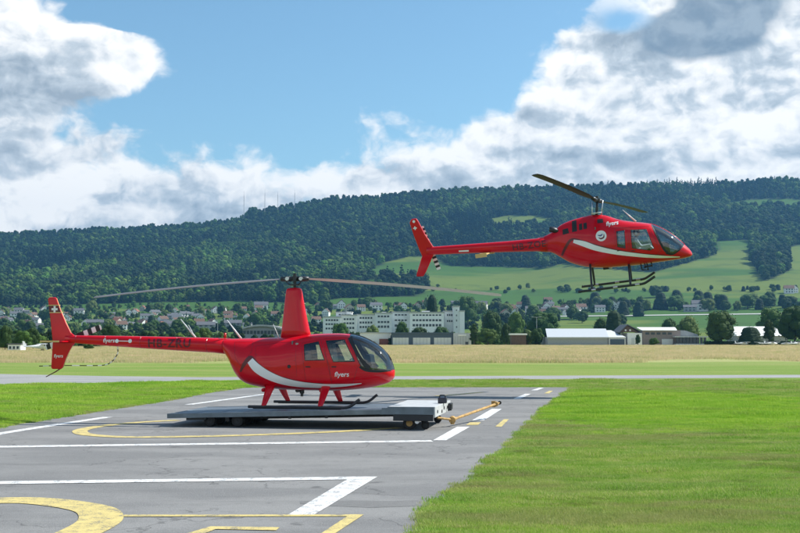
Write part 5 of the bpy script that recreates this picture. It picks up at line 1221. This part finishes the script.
hh = [(3, 44, 313, .2, 'white gabled pair like house left of the tall red tail fin tip', 1.4), (2, 15, 318, .1, 'white house with dark roof at the far left village edge', 1.3),
 (2, 79, 315, -.1, 'wide white house just right of the tail fin cross', 1.4), (0, 102, 318, .3, 'white house right of the tail fin above the boom', 1.2), (3, 128, 316, .2, None, 1.2), (1, 143, 311, -.3, None, 1.1),
 (0, 150, 328, .1, None, 1.1), (4, 178, 322, 0, None, 1.3), (2, 196, 320, .2, None, 1.2), (3, 215, 313, .3, 'bright white gabled house above the first boom antenna', 1.2), (4, 206, 331, 0, None, 1.6), (2, 172, 331, 0, None, 1.5),
 (2, 261, 311, .05, 'wide pale house with dark roof left of the rotor mast', 1.9), (0, 243, 312, .2, None, 1.1), (0, 275, 318, .1, None, 1.2), (1, 318, 308, .2, None, 1.1), (3, 326, 316, -.2, None, 1.2), (0, 316, 324, .2, None, 1.2),
 (3, 341, 308.5, .1, 'white gabled house behind the left wing of the office block', 1.5), (1, 349, 312, .2, 'cream gabled house above the office block roof', 1.5), (4, 332, 309, .1, None, 1.2), (0, 361, 311, .2, None, 1.3), (2, 376, 310.5, .2, None, 1.6),
 (0, 398, 309, .1, None, 1.3), (3, 403, 309.5, .2, 'small white gabled house above the office block middle', 1.2), (1, 417, 309, .2, None, 1.2), (2, 480, 311, -.1, 'long white house with brown balcony right of the office tower', 1.9), (1, 474, 308, .3, None, 1.4),
 (0, 510, 314, .1, 'house with reddish roof right of the bluish tree', 1.6), (1, 505, 317, .2, None, 1.3), (2, 532, 315, .1, 'pale house with slate roof above the large rounded tree', 1.6), (3, 537, 317, .2, None, 1.3), (0, 548, 304, .1, None, 1.4), (4, 562, 313, 0, None, 1.3),
 (0, 581, 312, .2, 'white gabled house above the pale roofed hangar end', 1.5), (3, 577, 313, -.2, None, 1.1), (3, 607, 309.5, .1, 'leftmost of the row of white houses below the hedge line', 1.5), (3, 613, 309.5, .1, 'middle house of the row of white houses below the hedge line', 1.5), (3, 618.5, 309.5, .1, 'right end house of the row of white houses below the hedge line', 1.4),
 (2, 600, 312, .1, None, 1.3), (2, 700, 311, .05, 'long white building beside the road below the meadow', 2.0), (4, 690, 311.5, .05, None, 1.5), (0, 789, 293, .1, 'white farmhouse on the meadow at the right edge', 1.7), (3, 794, 292.5, .2, 'small gabled barn beside the white farmhouse on the meadow', 1.4),
 (1, 740, 228, .1, 'reddish farmhouse alone on the high meadow under the wood', 2.0), (0, 30, 323, .2, None, 1.2), (4, 95, 328, 0, None, 1.6), (2, 60, 330, .1, None, 1.2), (4, 35, 331, .0, None, 1.4), (1, 165, 315, .1, None, 1.1), (0, 228, 322, .1, None, 1.2), (4, 233, 329, 0, None, 1.6), (0, 187, 309, .1, None, .9), (1, 8, 312, .1, None, 1.1), (3, 66, 321, .1, None, 1.1), (0, 118, 323, .1, None, 1.1), (2, 145, 320, .1, None, 1.2), (1, 252, 326, .1, None, 1.2), (2, 302, 315, .1, None, 1.2), (0, 426, 306, .1, None, 1.2), (4, 456, 306, .1, None, 1.3)]
for k, px, yb, rz, lab, sc in hh: house(k, px, yb, rz, lab, sc)
for i in range(82):
    px = rt_.uniform(-5, 262) if i < 66 else rt_.uniform(470, 600); yb = rt_.uniform(311, 330) if i < 66 else rt_.uniform(308, 316)
    house(rt_.choice([0, 0, 2, 3, 3, 2, 1, 4]), px, yb, rt_.uniform(-.5, .8), None, rt_.uniform(.85, 1.35))
# big buildings with a footing given in the picture, D = distance of the front
def lot(name, label, cat, px, D, group=None, yaw=0.0):
    X = (px - 400) / F * D; return thing(name, label, cat, loc=(X, D, 0), rz=yaw, group=group)
def zt(py, px, D): return P(px, py, D).z
# white office block: four joined wings
DO = 470
ob = lot('office_block', 'long white office block with rows of dark windows and an entrance tower', 'building', 395, DO)
def ox(px, D=DO): return (px - 400) / F * D - ob.location.x
m_sunlit = mat('sunlit_white_render', (.93, .93, .92), .7, var=.03); m_office = mat('office_render', (.76, .79, .80), .8, var=.1, scale=.3)  # right-hand wings whiter, the rest duller: sunlight and shade put into the render colours
def wing(px0, px1, ytop, rows, nwin, y0, dep, par=ob, m=m_office):
    x0, x1 = ox(px0, DO + y0), ox(px1, DO + y0); zt_ = zt(ytop, 400, DO + y0); w_ = MB().box(x0, x1, y0, y0 + dep, 0, zt_).build('wing', m, par)
    MB().box(x0 - .2, x1 + .2, y0 - .25, y0 + dep + .2, zt_, zt_ + .5).build('parapet', m_conc, w_)
    for (ya, yb) in rows: winrow(None, x0 + 1, x1 - 1, nwin, zt(yb, 400, DO + y0), zt(ya, 400, DO + y0), y0, w_, gap=.28)
    return w_
wing(323, 341, 317.6, [(319.3, 321), (323.3, 325), (327.6, 329.4)], 5, 0, 14); wing(341, 357, 315.6, [(318.3, 320), (322.3, 324.2), (326.8, 329)], 4, 2, 14, m=m_wallw)
wing(336, 352, 312.8, [(314, 315.2)], 4, 5, 8)
wing(357, 375, 315.2, [(317, 318.8), (321.5, 323.5), (326, 328)], 5, 4, 14)
wing(375, 392, 313.6, [(315.5, 317.3), (321, 323), (325.5, 327.8)], 4, 1, 14)
wing(392, 409.6, 312.6, [(314.2, 315.6), (319.4, 321), (324.4, 326.6)], 4, 3, 14)
wing(409.8, 444, 313.0, [(314.4, 315.8), (319.2, 321.2), (324, 326.4)], 9, -4, 15, m=m_sunlit)
wing(444.2, 455, 311.8, [(314, 316), (320, 322)], 3, 1, 12)
tw = wing(453.5, 459.5, 307.0, [(309.5, 311), (314.5, 316.2), (319.5, 321.5), (326, 328)], 2, -6, 10); wing(459.7, 464.5, 311.5, [(314.5, 316.2), (319.5, 321.5)], 1, -7, 9, m=m_sunlit)
for px0, px1, yt in ((422, 430, 310.6), (398, 404, 311.2), (346, 350, 311.5), (382, 386, 311.7)):
    z = zt(yt, 400, DO); MB().box(ox(px0), ox(px1), 4, 8, zt(314, 400, DO), z).build('roof_plant', m_wallw, ob)
# three door hangar
DHg = 336
hg = lot('hangar', 'low dark blue hangar with three pale sliding doors and a grey end bay', 'hangar', 430, DHg)
def hx(px, D=DHg, o=hg): return (px - 400) / F * D - o.location.x
z1 = zt(333.6, 400, DHg)
MB().box(hx(391.5), hx(453), 0, 14, 0, z1).build('wall', m_blueg, hg); MB().box(hx(391), hx(453.2), -.4, 14.4, z1, z1 + .35).build('roof', m_blueg, hg)
for a, c in ((392.8, 408.6), (413, 430.2), (434, 451)):
    d_ = MB().box(hx(a), hx(c), -.16, -.02, .15, zt(337.6, 400, DHg)).build('sliding_door', m_doorw, hg)
    for k in range(1, 5): x = hx(a) + (hx(c) - hx(a)) * k / 5; MB().box(x - .04, x + .04, -.20, -.161, .15, zt(337.6, 400, DHg)).build('door_rib', m_wallg, d_)
e_ = MB().box(hx(453.2), hx(471), -.6, 12, 0, zt(333.4, 400, DHg) + .1).build('end_bay', m_rooflt, hg)
MB().box(hx(458), hx(466), -.75, -.62, zt(335.8, 400, DHg), zt(334.4, 400, DHg)).build('sign_board', m_wallw, e_)
for k in range(6): x = hx(454.8 + k*2.7); MB().box(x - .05, x + .05, -.70, -.61, .1, zt(336.2, 400, DHg)).build('column', m_wallg, e_)
MB().box(hx(465), hx(468), -.72, -.62, 0, 1.0).build('hatch', m_win, e_)
sh_ = lot('workshop', 'white flat roofed workshop with a brick red gate beside the blue hangar', 'building', 375, 345)
def sx2(px): return (px - 400) / F * 345 - sh_.location.x
MB().box(sx2(360), sx2(390.6), 0, 10, 0, zt(333.2, 400, 345)).build('wall', m_wallw, sh_); MB().box(sx2(359.6), sx2(390.9), -.3, 10.3, zt(333.2, 400, 345), zt(333.2, 400, 345)+.3).build('roof', m_conc, sh_)
MB().box(sx2(379.3), sx2(388.6), -.12, -.02, 0, zt(338.8, 400, 345)).build('gate', m_brick, sh_)
# arched glazed hangar left of the mast
DA = 400
ah = lot('arched_hangar', 'pale hangar with a shallow curved roof and a dark glazed front behind the mast', 'hangar', 264, DA)
def ax(px): return (px - 400) / F * DA - ah.location.x
x0, x1 = ax(243), ax(285); zb_, zc_ = zt(329.8, 400, DA), zt(324.6, 400, DA)
arc = [(x0 + (x1-x0)*k/16, zb_ + (zc_-zb_)*math.sin(math.pi*min(1, (k/16)*.9+.1))**.7) for k in range(17)]
MB().prism([(x0, 0)] + arc + [(x1, 0)], 0, 24).build('wall', m_wallg, ah)
MB().prism(arc + [(x, z - .6) for x, z in reversed(arc)], -1.2, 25).build('roof', m_conc, ah)
for k in range(12): xa = x0 + (x1-x0)*(k+.12)/12; MB().box(xa, xa + (x1-x0)/12*.75, -.12, -.01, zt(334, 400, DA), zt(330.6, 400, DA)).build('window', m_win, ah)
# long pale roofed hangar
DL = 318
lh = lot('long_hangar', 'long low hangar with a pale sheet roof and an open dark bay at one end', 'hangar', 586, DL)
def lx(px): return (px - 400) / F * DL - lh.location.x
za_, zr = zt(337, 400, DL), zt(331.2, 400, DL)
MB().box(lx(547.6), lx(607.5), 0, 16, 0, za_).build('wall', m_wallg, lh)
MB().add([(lx(546.6), -.5, za_), (lx(608), -.5, za_), (lx(616.5), 17, zr+.9), (lx(553), 17, zr+.9), (lx(546.6), -.5, za_-.3), (lx(608), -.5, za_-.3), (lx(616.5), 17, zr+.6), (lx(553), 17, zr+.6)], [(0, 1, 2, 3), (4, 7, 6, 5), (0, 4, 5, 1), (1, 5, 6, 2), (3, 2, 6, 7), (0, 3, 7, 4)]).build('roof', m_rooflt, lh)
eb = MB().box(lx(608), lx(625), -.3, 14, 0, zt(337.2, 400, DL)).build('end_bay', m_rooflt, lh); MB().box(lx(609.5), lx(623.6), -.42, -.31, .05, zt(339.2, 400, DL)).build('open_bay', m_blueg, eb)
MB().add([(lx(607.6), -.6, zt(337.2, 400, DL)), (lx(625.4), -.6, zt(337.2, 400, DL)), (lx(620), 14, zt(333, 400, DL)+.9), (lx(610), 14, zt(333, 400, DL)+.9)], [(0, 1, 2, 3)]).build('bay_roof', m_doorw, eb)
# dark gabled house with white lower storey
dg = lot('gabled_house', 'dark timber gabled house with a white ground floor beside the long hangar', 'house', 632, 322)
def dx2(px): return (px - 400) / F * 322 - dg.location.x
zg = lambda y: zt(y, 400, 322)
MB().box(dx2(627), dx2(641.5), 0, 10, 0, zg(333)).build('wall', m_wallw, dg)
MB().prism([(dx2(620), zg(332.4)), (dx2(638), zg(332)), (dx2(627), zg(325.6))], .2, 10).build('gable', m_wood, dg)
MB().prism([(dx2(619), zg(332.6)), (dx2(627), zg(325.2)), (dx2(641), zg(332.2)), (dx2(641), zg(331.4)), (dx2(627), zg(324.2)), (dx2(618.6), zg(331.8))], -.4, 10.5).build('roof', m_slate, dg)
for px in (624.5, 629): MB().box(dx2(px), dx2(px+1.6), .02, .16, zg(331), zg(329.4)).build('window', m_wallw, dg)
MB().box(dx2(631), dx2(634), -.12, -.01, 0, zg(338)).build('door', m_doorw, dg)
# brown fronted club building with glazed ground floor
cb = lot('club_building', 'brown fronted two storey airfield building with a white roof edge and glazed annex', 'building', 672, 324)
def kx(px): return (px - 400) / F * 324 - cb.location.x
zk = lambda y: zt(y, 400, 324)
MB().box(kx(641.8), kx(680), 0, 10, 0, zk(330.2)).build('wall', mat('taupe_cladding', (.24, .20, .19), .8), cb)
MB().add([(kx(641), -.7, zk(330.6)), (kx(676), -.7, zk(330.6)), (kx(683), 10, zk(327.4)), (kx(643.5), 10, zk(327.4)), (kx(641), -.7, zk(330.0)), (kx(676), -.7, zk(330.0)), (kx(683), 10, zk(326.9)), (kx(643.5), 10, zk(326.9))], [(0, 3, 2, 1), (4, 5, 6, 7), (0, 1, 5, 4), (1, 2, 6, 5), (3, 0, 4, 7)]).build('roof', m_wallw, cb)
MB().prism([(kx(676), 0), (kx(698), 0), (kx(698), zk(334.6)), (kx(685), zk(330.4)), (kx(676), zk(330.2))], .5, 9).build('side_wing', m_wallg, cb)
an = MB().box(kx(672), kx(705), -3, .3, zk(337.2), zk(336.3)).build('annex_roof', m_doorw, cb)
MB().box(kx(673), kx(704), -2.6, 0, 0, .5).build('annex_base', m_doorw, cb)
for k in range(9): a = kx(673.4 + k*3.4); MB().box(a, a + .75, -2.5, -2.4, .5, zk(337.4)).build('window', m_win, cb)
for k in range(5): a = kx(645 + k*5.6); MB().box(a, a + 1.1, -.1, -.01, zk(334.6), zk(332.4)).build('window', m_win, cb)
MB().box(kx(661), kx(672), -.3, -.05, 0, zk(339)).build('glazed_front', m_doorw, cb)
# long white roof behind the hedge
wr = lot('storage_hall', 'long low hall with a white roof behind the trees at the right', 'building', 762, 345)
def rx2(px): return (px - 400) / F * 345 - wr.location.x
zr_ = lambda y: zt(y, 400, 345)
MB().box(rx2(737), rx2(787), 0, 12, 0, zr_(335.6)).build('wall', m_wallg, wr); MB().add([(rx2(736), -.5, zr_(335.8)), (rx2(788), -.5, zr_(335.8)), (rx2(785), 12, zr_(328)+.6), (rx2(739), 12, zr_(328)+.6), (rx2(736), 12, zr_(335.8)), (rx2(788), 12, zr_(335.8))], [(0, 1, 2, 3), (0, 3, 4), (1, 5, 2), (2, 5, 4, 3)]).build('roof', m_wallw, wr)
# little shed with a white roof, shed at the left
sd2 = lot('shed', 'little dark shed with a flat white roof between the field edge trees', 'shed', 517, 322)
MB().box(-1.7, 2.6, 0, 4, 0, zt(335, 400, 322)).build('wall', m_wood, sd2); MB().box(-2.1, 2.9, -.4, 4.3, zt(335, 400, 322), zt(333.4, 400, 322)).build('roof', m_wallw, sd2)
sd3 = lot('shed', 'small white shed with a grey roof at the left end of the hay field', 'shed', 15, 182)
MB().box(-1.0, 1.1, 0, 2.5, 0, zt(344.6, 15, 182)).build('wall', m_wallw, sd3); MB().box(-1.15, 1.25, -.15, 2.7, zt(344.6, 15, 182), zt(344.6, 15, 182)+.18).build('roof', m_slate, sd3)
for k in range(3): MB().box(-.8 + k*.62, -.45 + k*.62, -.05, -.01, .35, .8).build('window', m_win, sd3)
# hedge behind the parked planes
q = random.Random(77); b = MB()
x0, x1 = (703-400)/F*322, (812-400)/F*322
for i in range(7000):
    c = Vector((q.uniform(x0, x1), 322 + q.uniform(-.7, .7), q.uniform(0, 1.25) ** 1)); n_ = Vector((q.uniform(-1, 1), q.uniform(-1, 1), q.uniform(-1, 1))).normalized(); ta = n_.orthogonal().normalized(); tb = n_.cross(ta); k = q.uniform(.08, .2)
    b.add([c + ta*k, c + tb*k, c - ta*k, c - tb*k], [(0, 1, 2, 3)])
b.box(x0, x1, 321.4, 322.6, 0, 1.1)
hd = b.build('hedge', m_fir, fix=False); tag(hd, 'long clipped dark hedge behind the row of white planes', 'hedge')
# parked light planes in front of the hedge
m_pl = mat('plane_white', (.80, .80, .80), .35, coat=.3)
def plane(px, D, rz, label, s=1.0, group=None):
    X = (px - 400) / F * D; o = thing('light_plane', label, 'plane', loc=(X, D, 0), rz=rz, group=group); o.scale = (s,)*3
    r_ = [[(x, w_*math.cos(a*math.pi/8), .95 + dz_ + h_*math.sin(a*math.pi/8)) for a in range(16)] for x, w_, h_, dz_ in ((3.0, .05, .05, 0), (2.7, .3, .28, 0), (1.6, .5, .42, .05), (.5, .55, .62, .12), (-.6, .45, .5, .12), (-2.2, .22, .26, .1), (-4.0, .08, .12, .1))]
    MB().loft(r_).build('fuselage', m_pl, o, True); MB().prism([(.9, 1.55), (-.5, 1.52), (-.5, 1.58), (.5, 1.66), (.9, 1.62)], -5.0, 5.0).build('wing', m_pl, o, bevel=.02)
    MB().prism([(-3.3, 1.05), (-4.1, 1.05), (-4.3, 2.2), (-3.9, 2.2)], -.05, .05).build('tail_fin', m_pl, o); MB().prism([(-3.4, 1.02), (-4.1, 1.0), (-4.1, 1.06), (-3.4, 1.08)], -1.5, 1.5).build('tailplane', m_pl, o)
    for x, y in ((2.0, 0), (-.1, .9), (-.1, -.9)): MB().cyl((x, y, .22), (0, 1, 0), .22, .14, 14).tube([(x, y, .22), (x, y*.4, .75)], .04, 5).build('wheel', m_tyre, o)
    MB().box(.1, 1.1, -.52, .52, 1.12, 1.42).build('cabin_window', m_win, o, bevel=.05)
plane(742.5, 313, .2, 'leftmost white light plane parked in front of the dark hedge', .62); plane(755, 313, 2.9, 'second white light plane from the left before the dark hedge', .62); plane(771, 312, .3, 'white light plane in the middle of the row before the hedge', .62)
plane(786, 313, 2.8, 'second white light plane from the right before the dark hedge', .55); plane(797, 312, .4, 'rightmost white light plane before the dark hedge', .6)
plane(44, 178, .5, 'white light plane parked behind the red tail fin at the left', .75)
# radio masts on the ridge
for px, yt, lab in ((243, 191, 'leftmost thin radio mast standing on the ridge'), (264, 189.5, 'tallest thin radio mast on the ridge beside the lone tree'), (277, 191.5, 'third thin radio mast from the left on the ridge'), (294, 190, 'rightmost thin radio mast where the woods begin on the ridge')):
    D = 2560; X = (px - 400)/F*D; z0 = hz(X, D); zt2 = zt(yt, px, D); o = thing('radio_mast', lab, 'mast', loc=(X, D, z0), group='radio masts on the ridge'); h = zt2 - z0; b = MB()
    for k in range(3): a = k*2.094; b.tube([(1.3*math.cos(a), 1.3*math.sin(a), 0), (.3*math.cos(a), .3*math.sin(a), h*.85)], .22, 4)
    for k in range(14): t = k/14; rr_ = 1.3 - t*1.0; b.tube([(rr_*math.cos(k*2.094), rr_*math.sin(k*2.094), h*.85*t), (rr_*.93*math.cos(k*2.094+2.094), rr_*.93*math.sin(k*2.094+2.094), h*.85*(t+1/14))], .12, 4)
    b.build('lattice', m_wallg, o); MB().tube([(0, 0, h*.84), (0, 0, h)], .2, 5).build('aerial', m_wallg, o)
# street lamps by the road on the far side
for px, yt, lab in ((218, 320, 'tall thin lamp post between the two boom antennas'), (536.5, 317, 'lamp post with two arms before the large rounded tree')):
    D = 360; X = (px - 400)/F*D; h = zt(yt, px, D); o = thing('lamp_post', lab, 'lamp post', loc=(X, D, 0)); MB().tube([(0, 0, 0), (0, 0, h)], [.10, .06], 6).build('pole', m_metal, o)
    for s_ in (-1, 1): MB().tube([(0, 0, h - .1), (s_*1.3, 0, h)], .05, 5).box(s_*1.3 - .3, s_*1.3 + .3, -.1, .1, h - .04, h + .08).build('lamp_head', m_metal, o)
# pale road below the meadow
rp = [T(x, y, 530) for x, y in [(560, 316.6), (640, 315.8), (700, 314.8), (780, 313.8), (840, 313.2)]]
b = MB(); vs = []
for p in rp:
    for s_ in (-6, 6): vs.append((p.x, p.y + s_, hz(p.x, p.y + s_) + .35))
b.add(vs, [(2*i, 2*i+1, 2*i+3, 2*i+2) for i in range(len(rp)-1)]); rd = b.build('road', m_conc, fix=False); tag(rd, kind='structure')
# ---------------------------------------------------------------- air
hb = MB().box(-2600, 2600, -40, 4200, -1.2, 520).mesh('haze', []); hz_o = bpy.data.objects.new('haze', hb); COL.objects.link(hz_o); tag(hz_o, kind='stuff')
hm = bpy.data.materials.new('haze'); hm.use_nodes = True; n_ = hm.node_tree.nodes; l_ = hm.node_tree.links; n_.remove(n_['Principled BSDF'])
pv = n_.new('ShaderNodeVolumePrincipled'); pv.inputs['Color'].default_value = (0.16, 0.42, 0.74, 1); pv.inputs['Density'].default_value = 0.00011; pv.inputs['Anisotropy'].default_value = 0.2
l_.new(pv.outputs[0], n_['Material Output'].inputs['Volume']); hb.materials.append(hm)
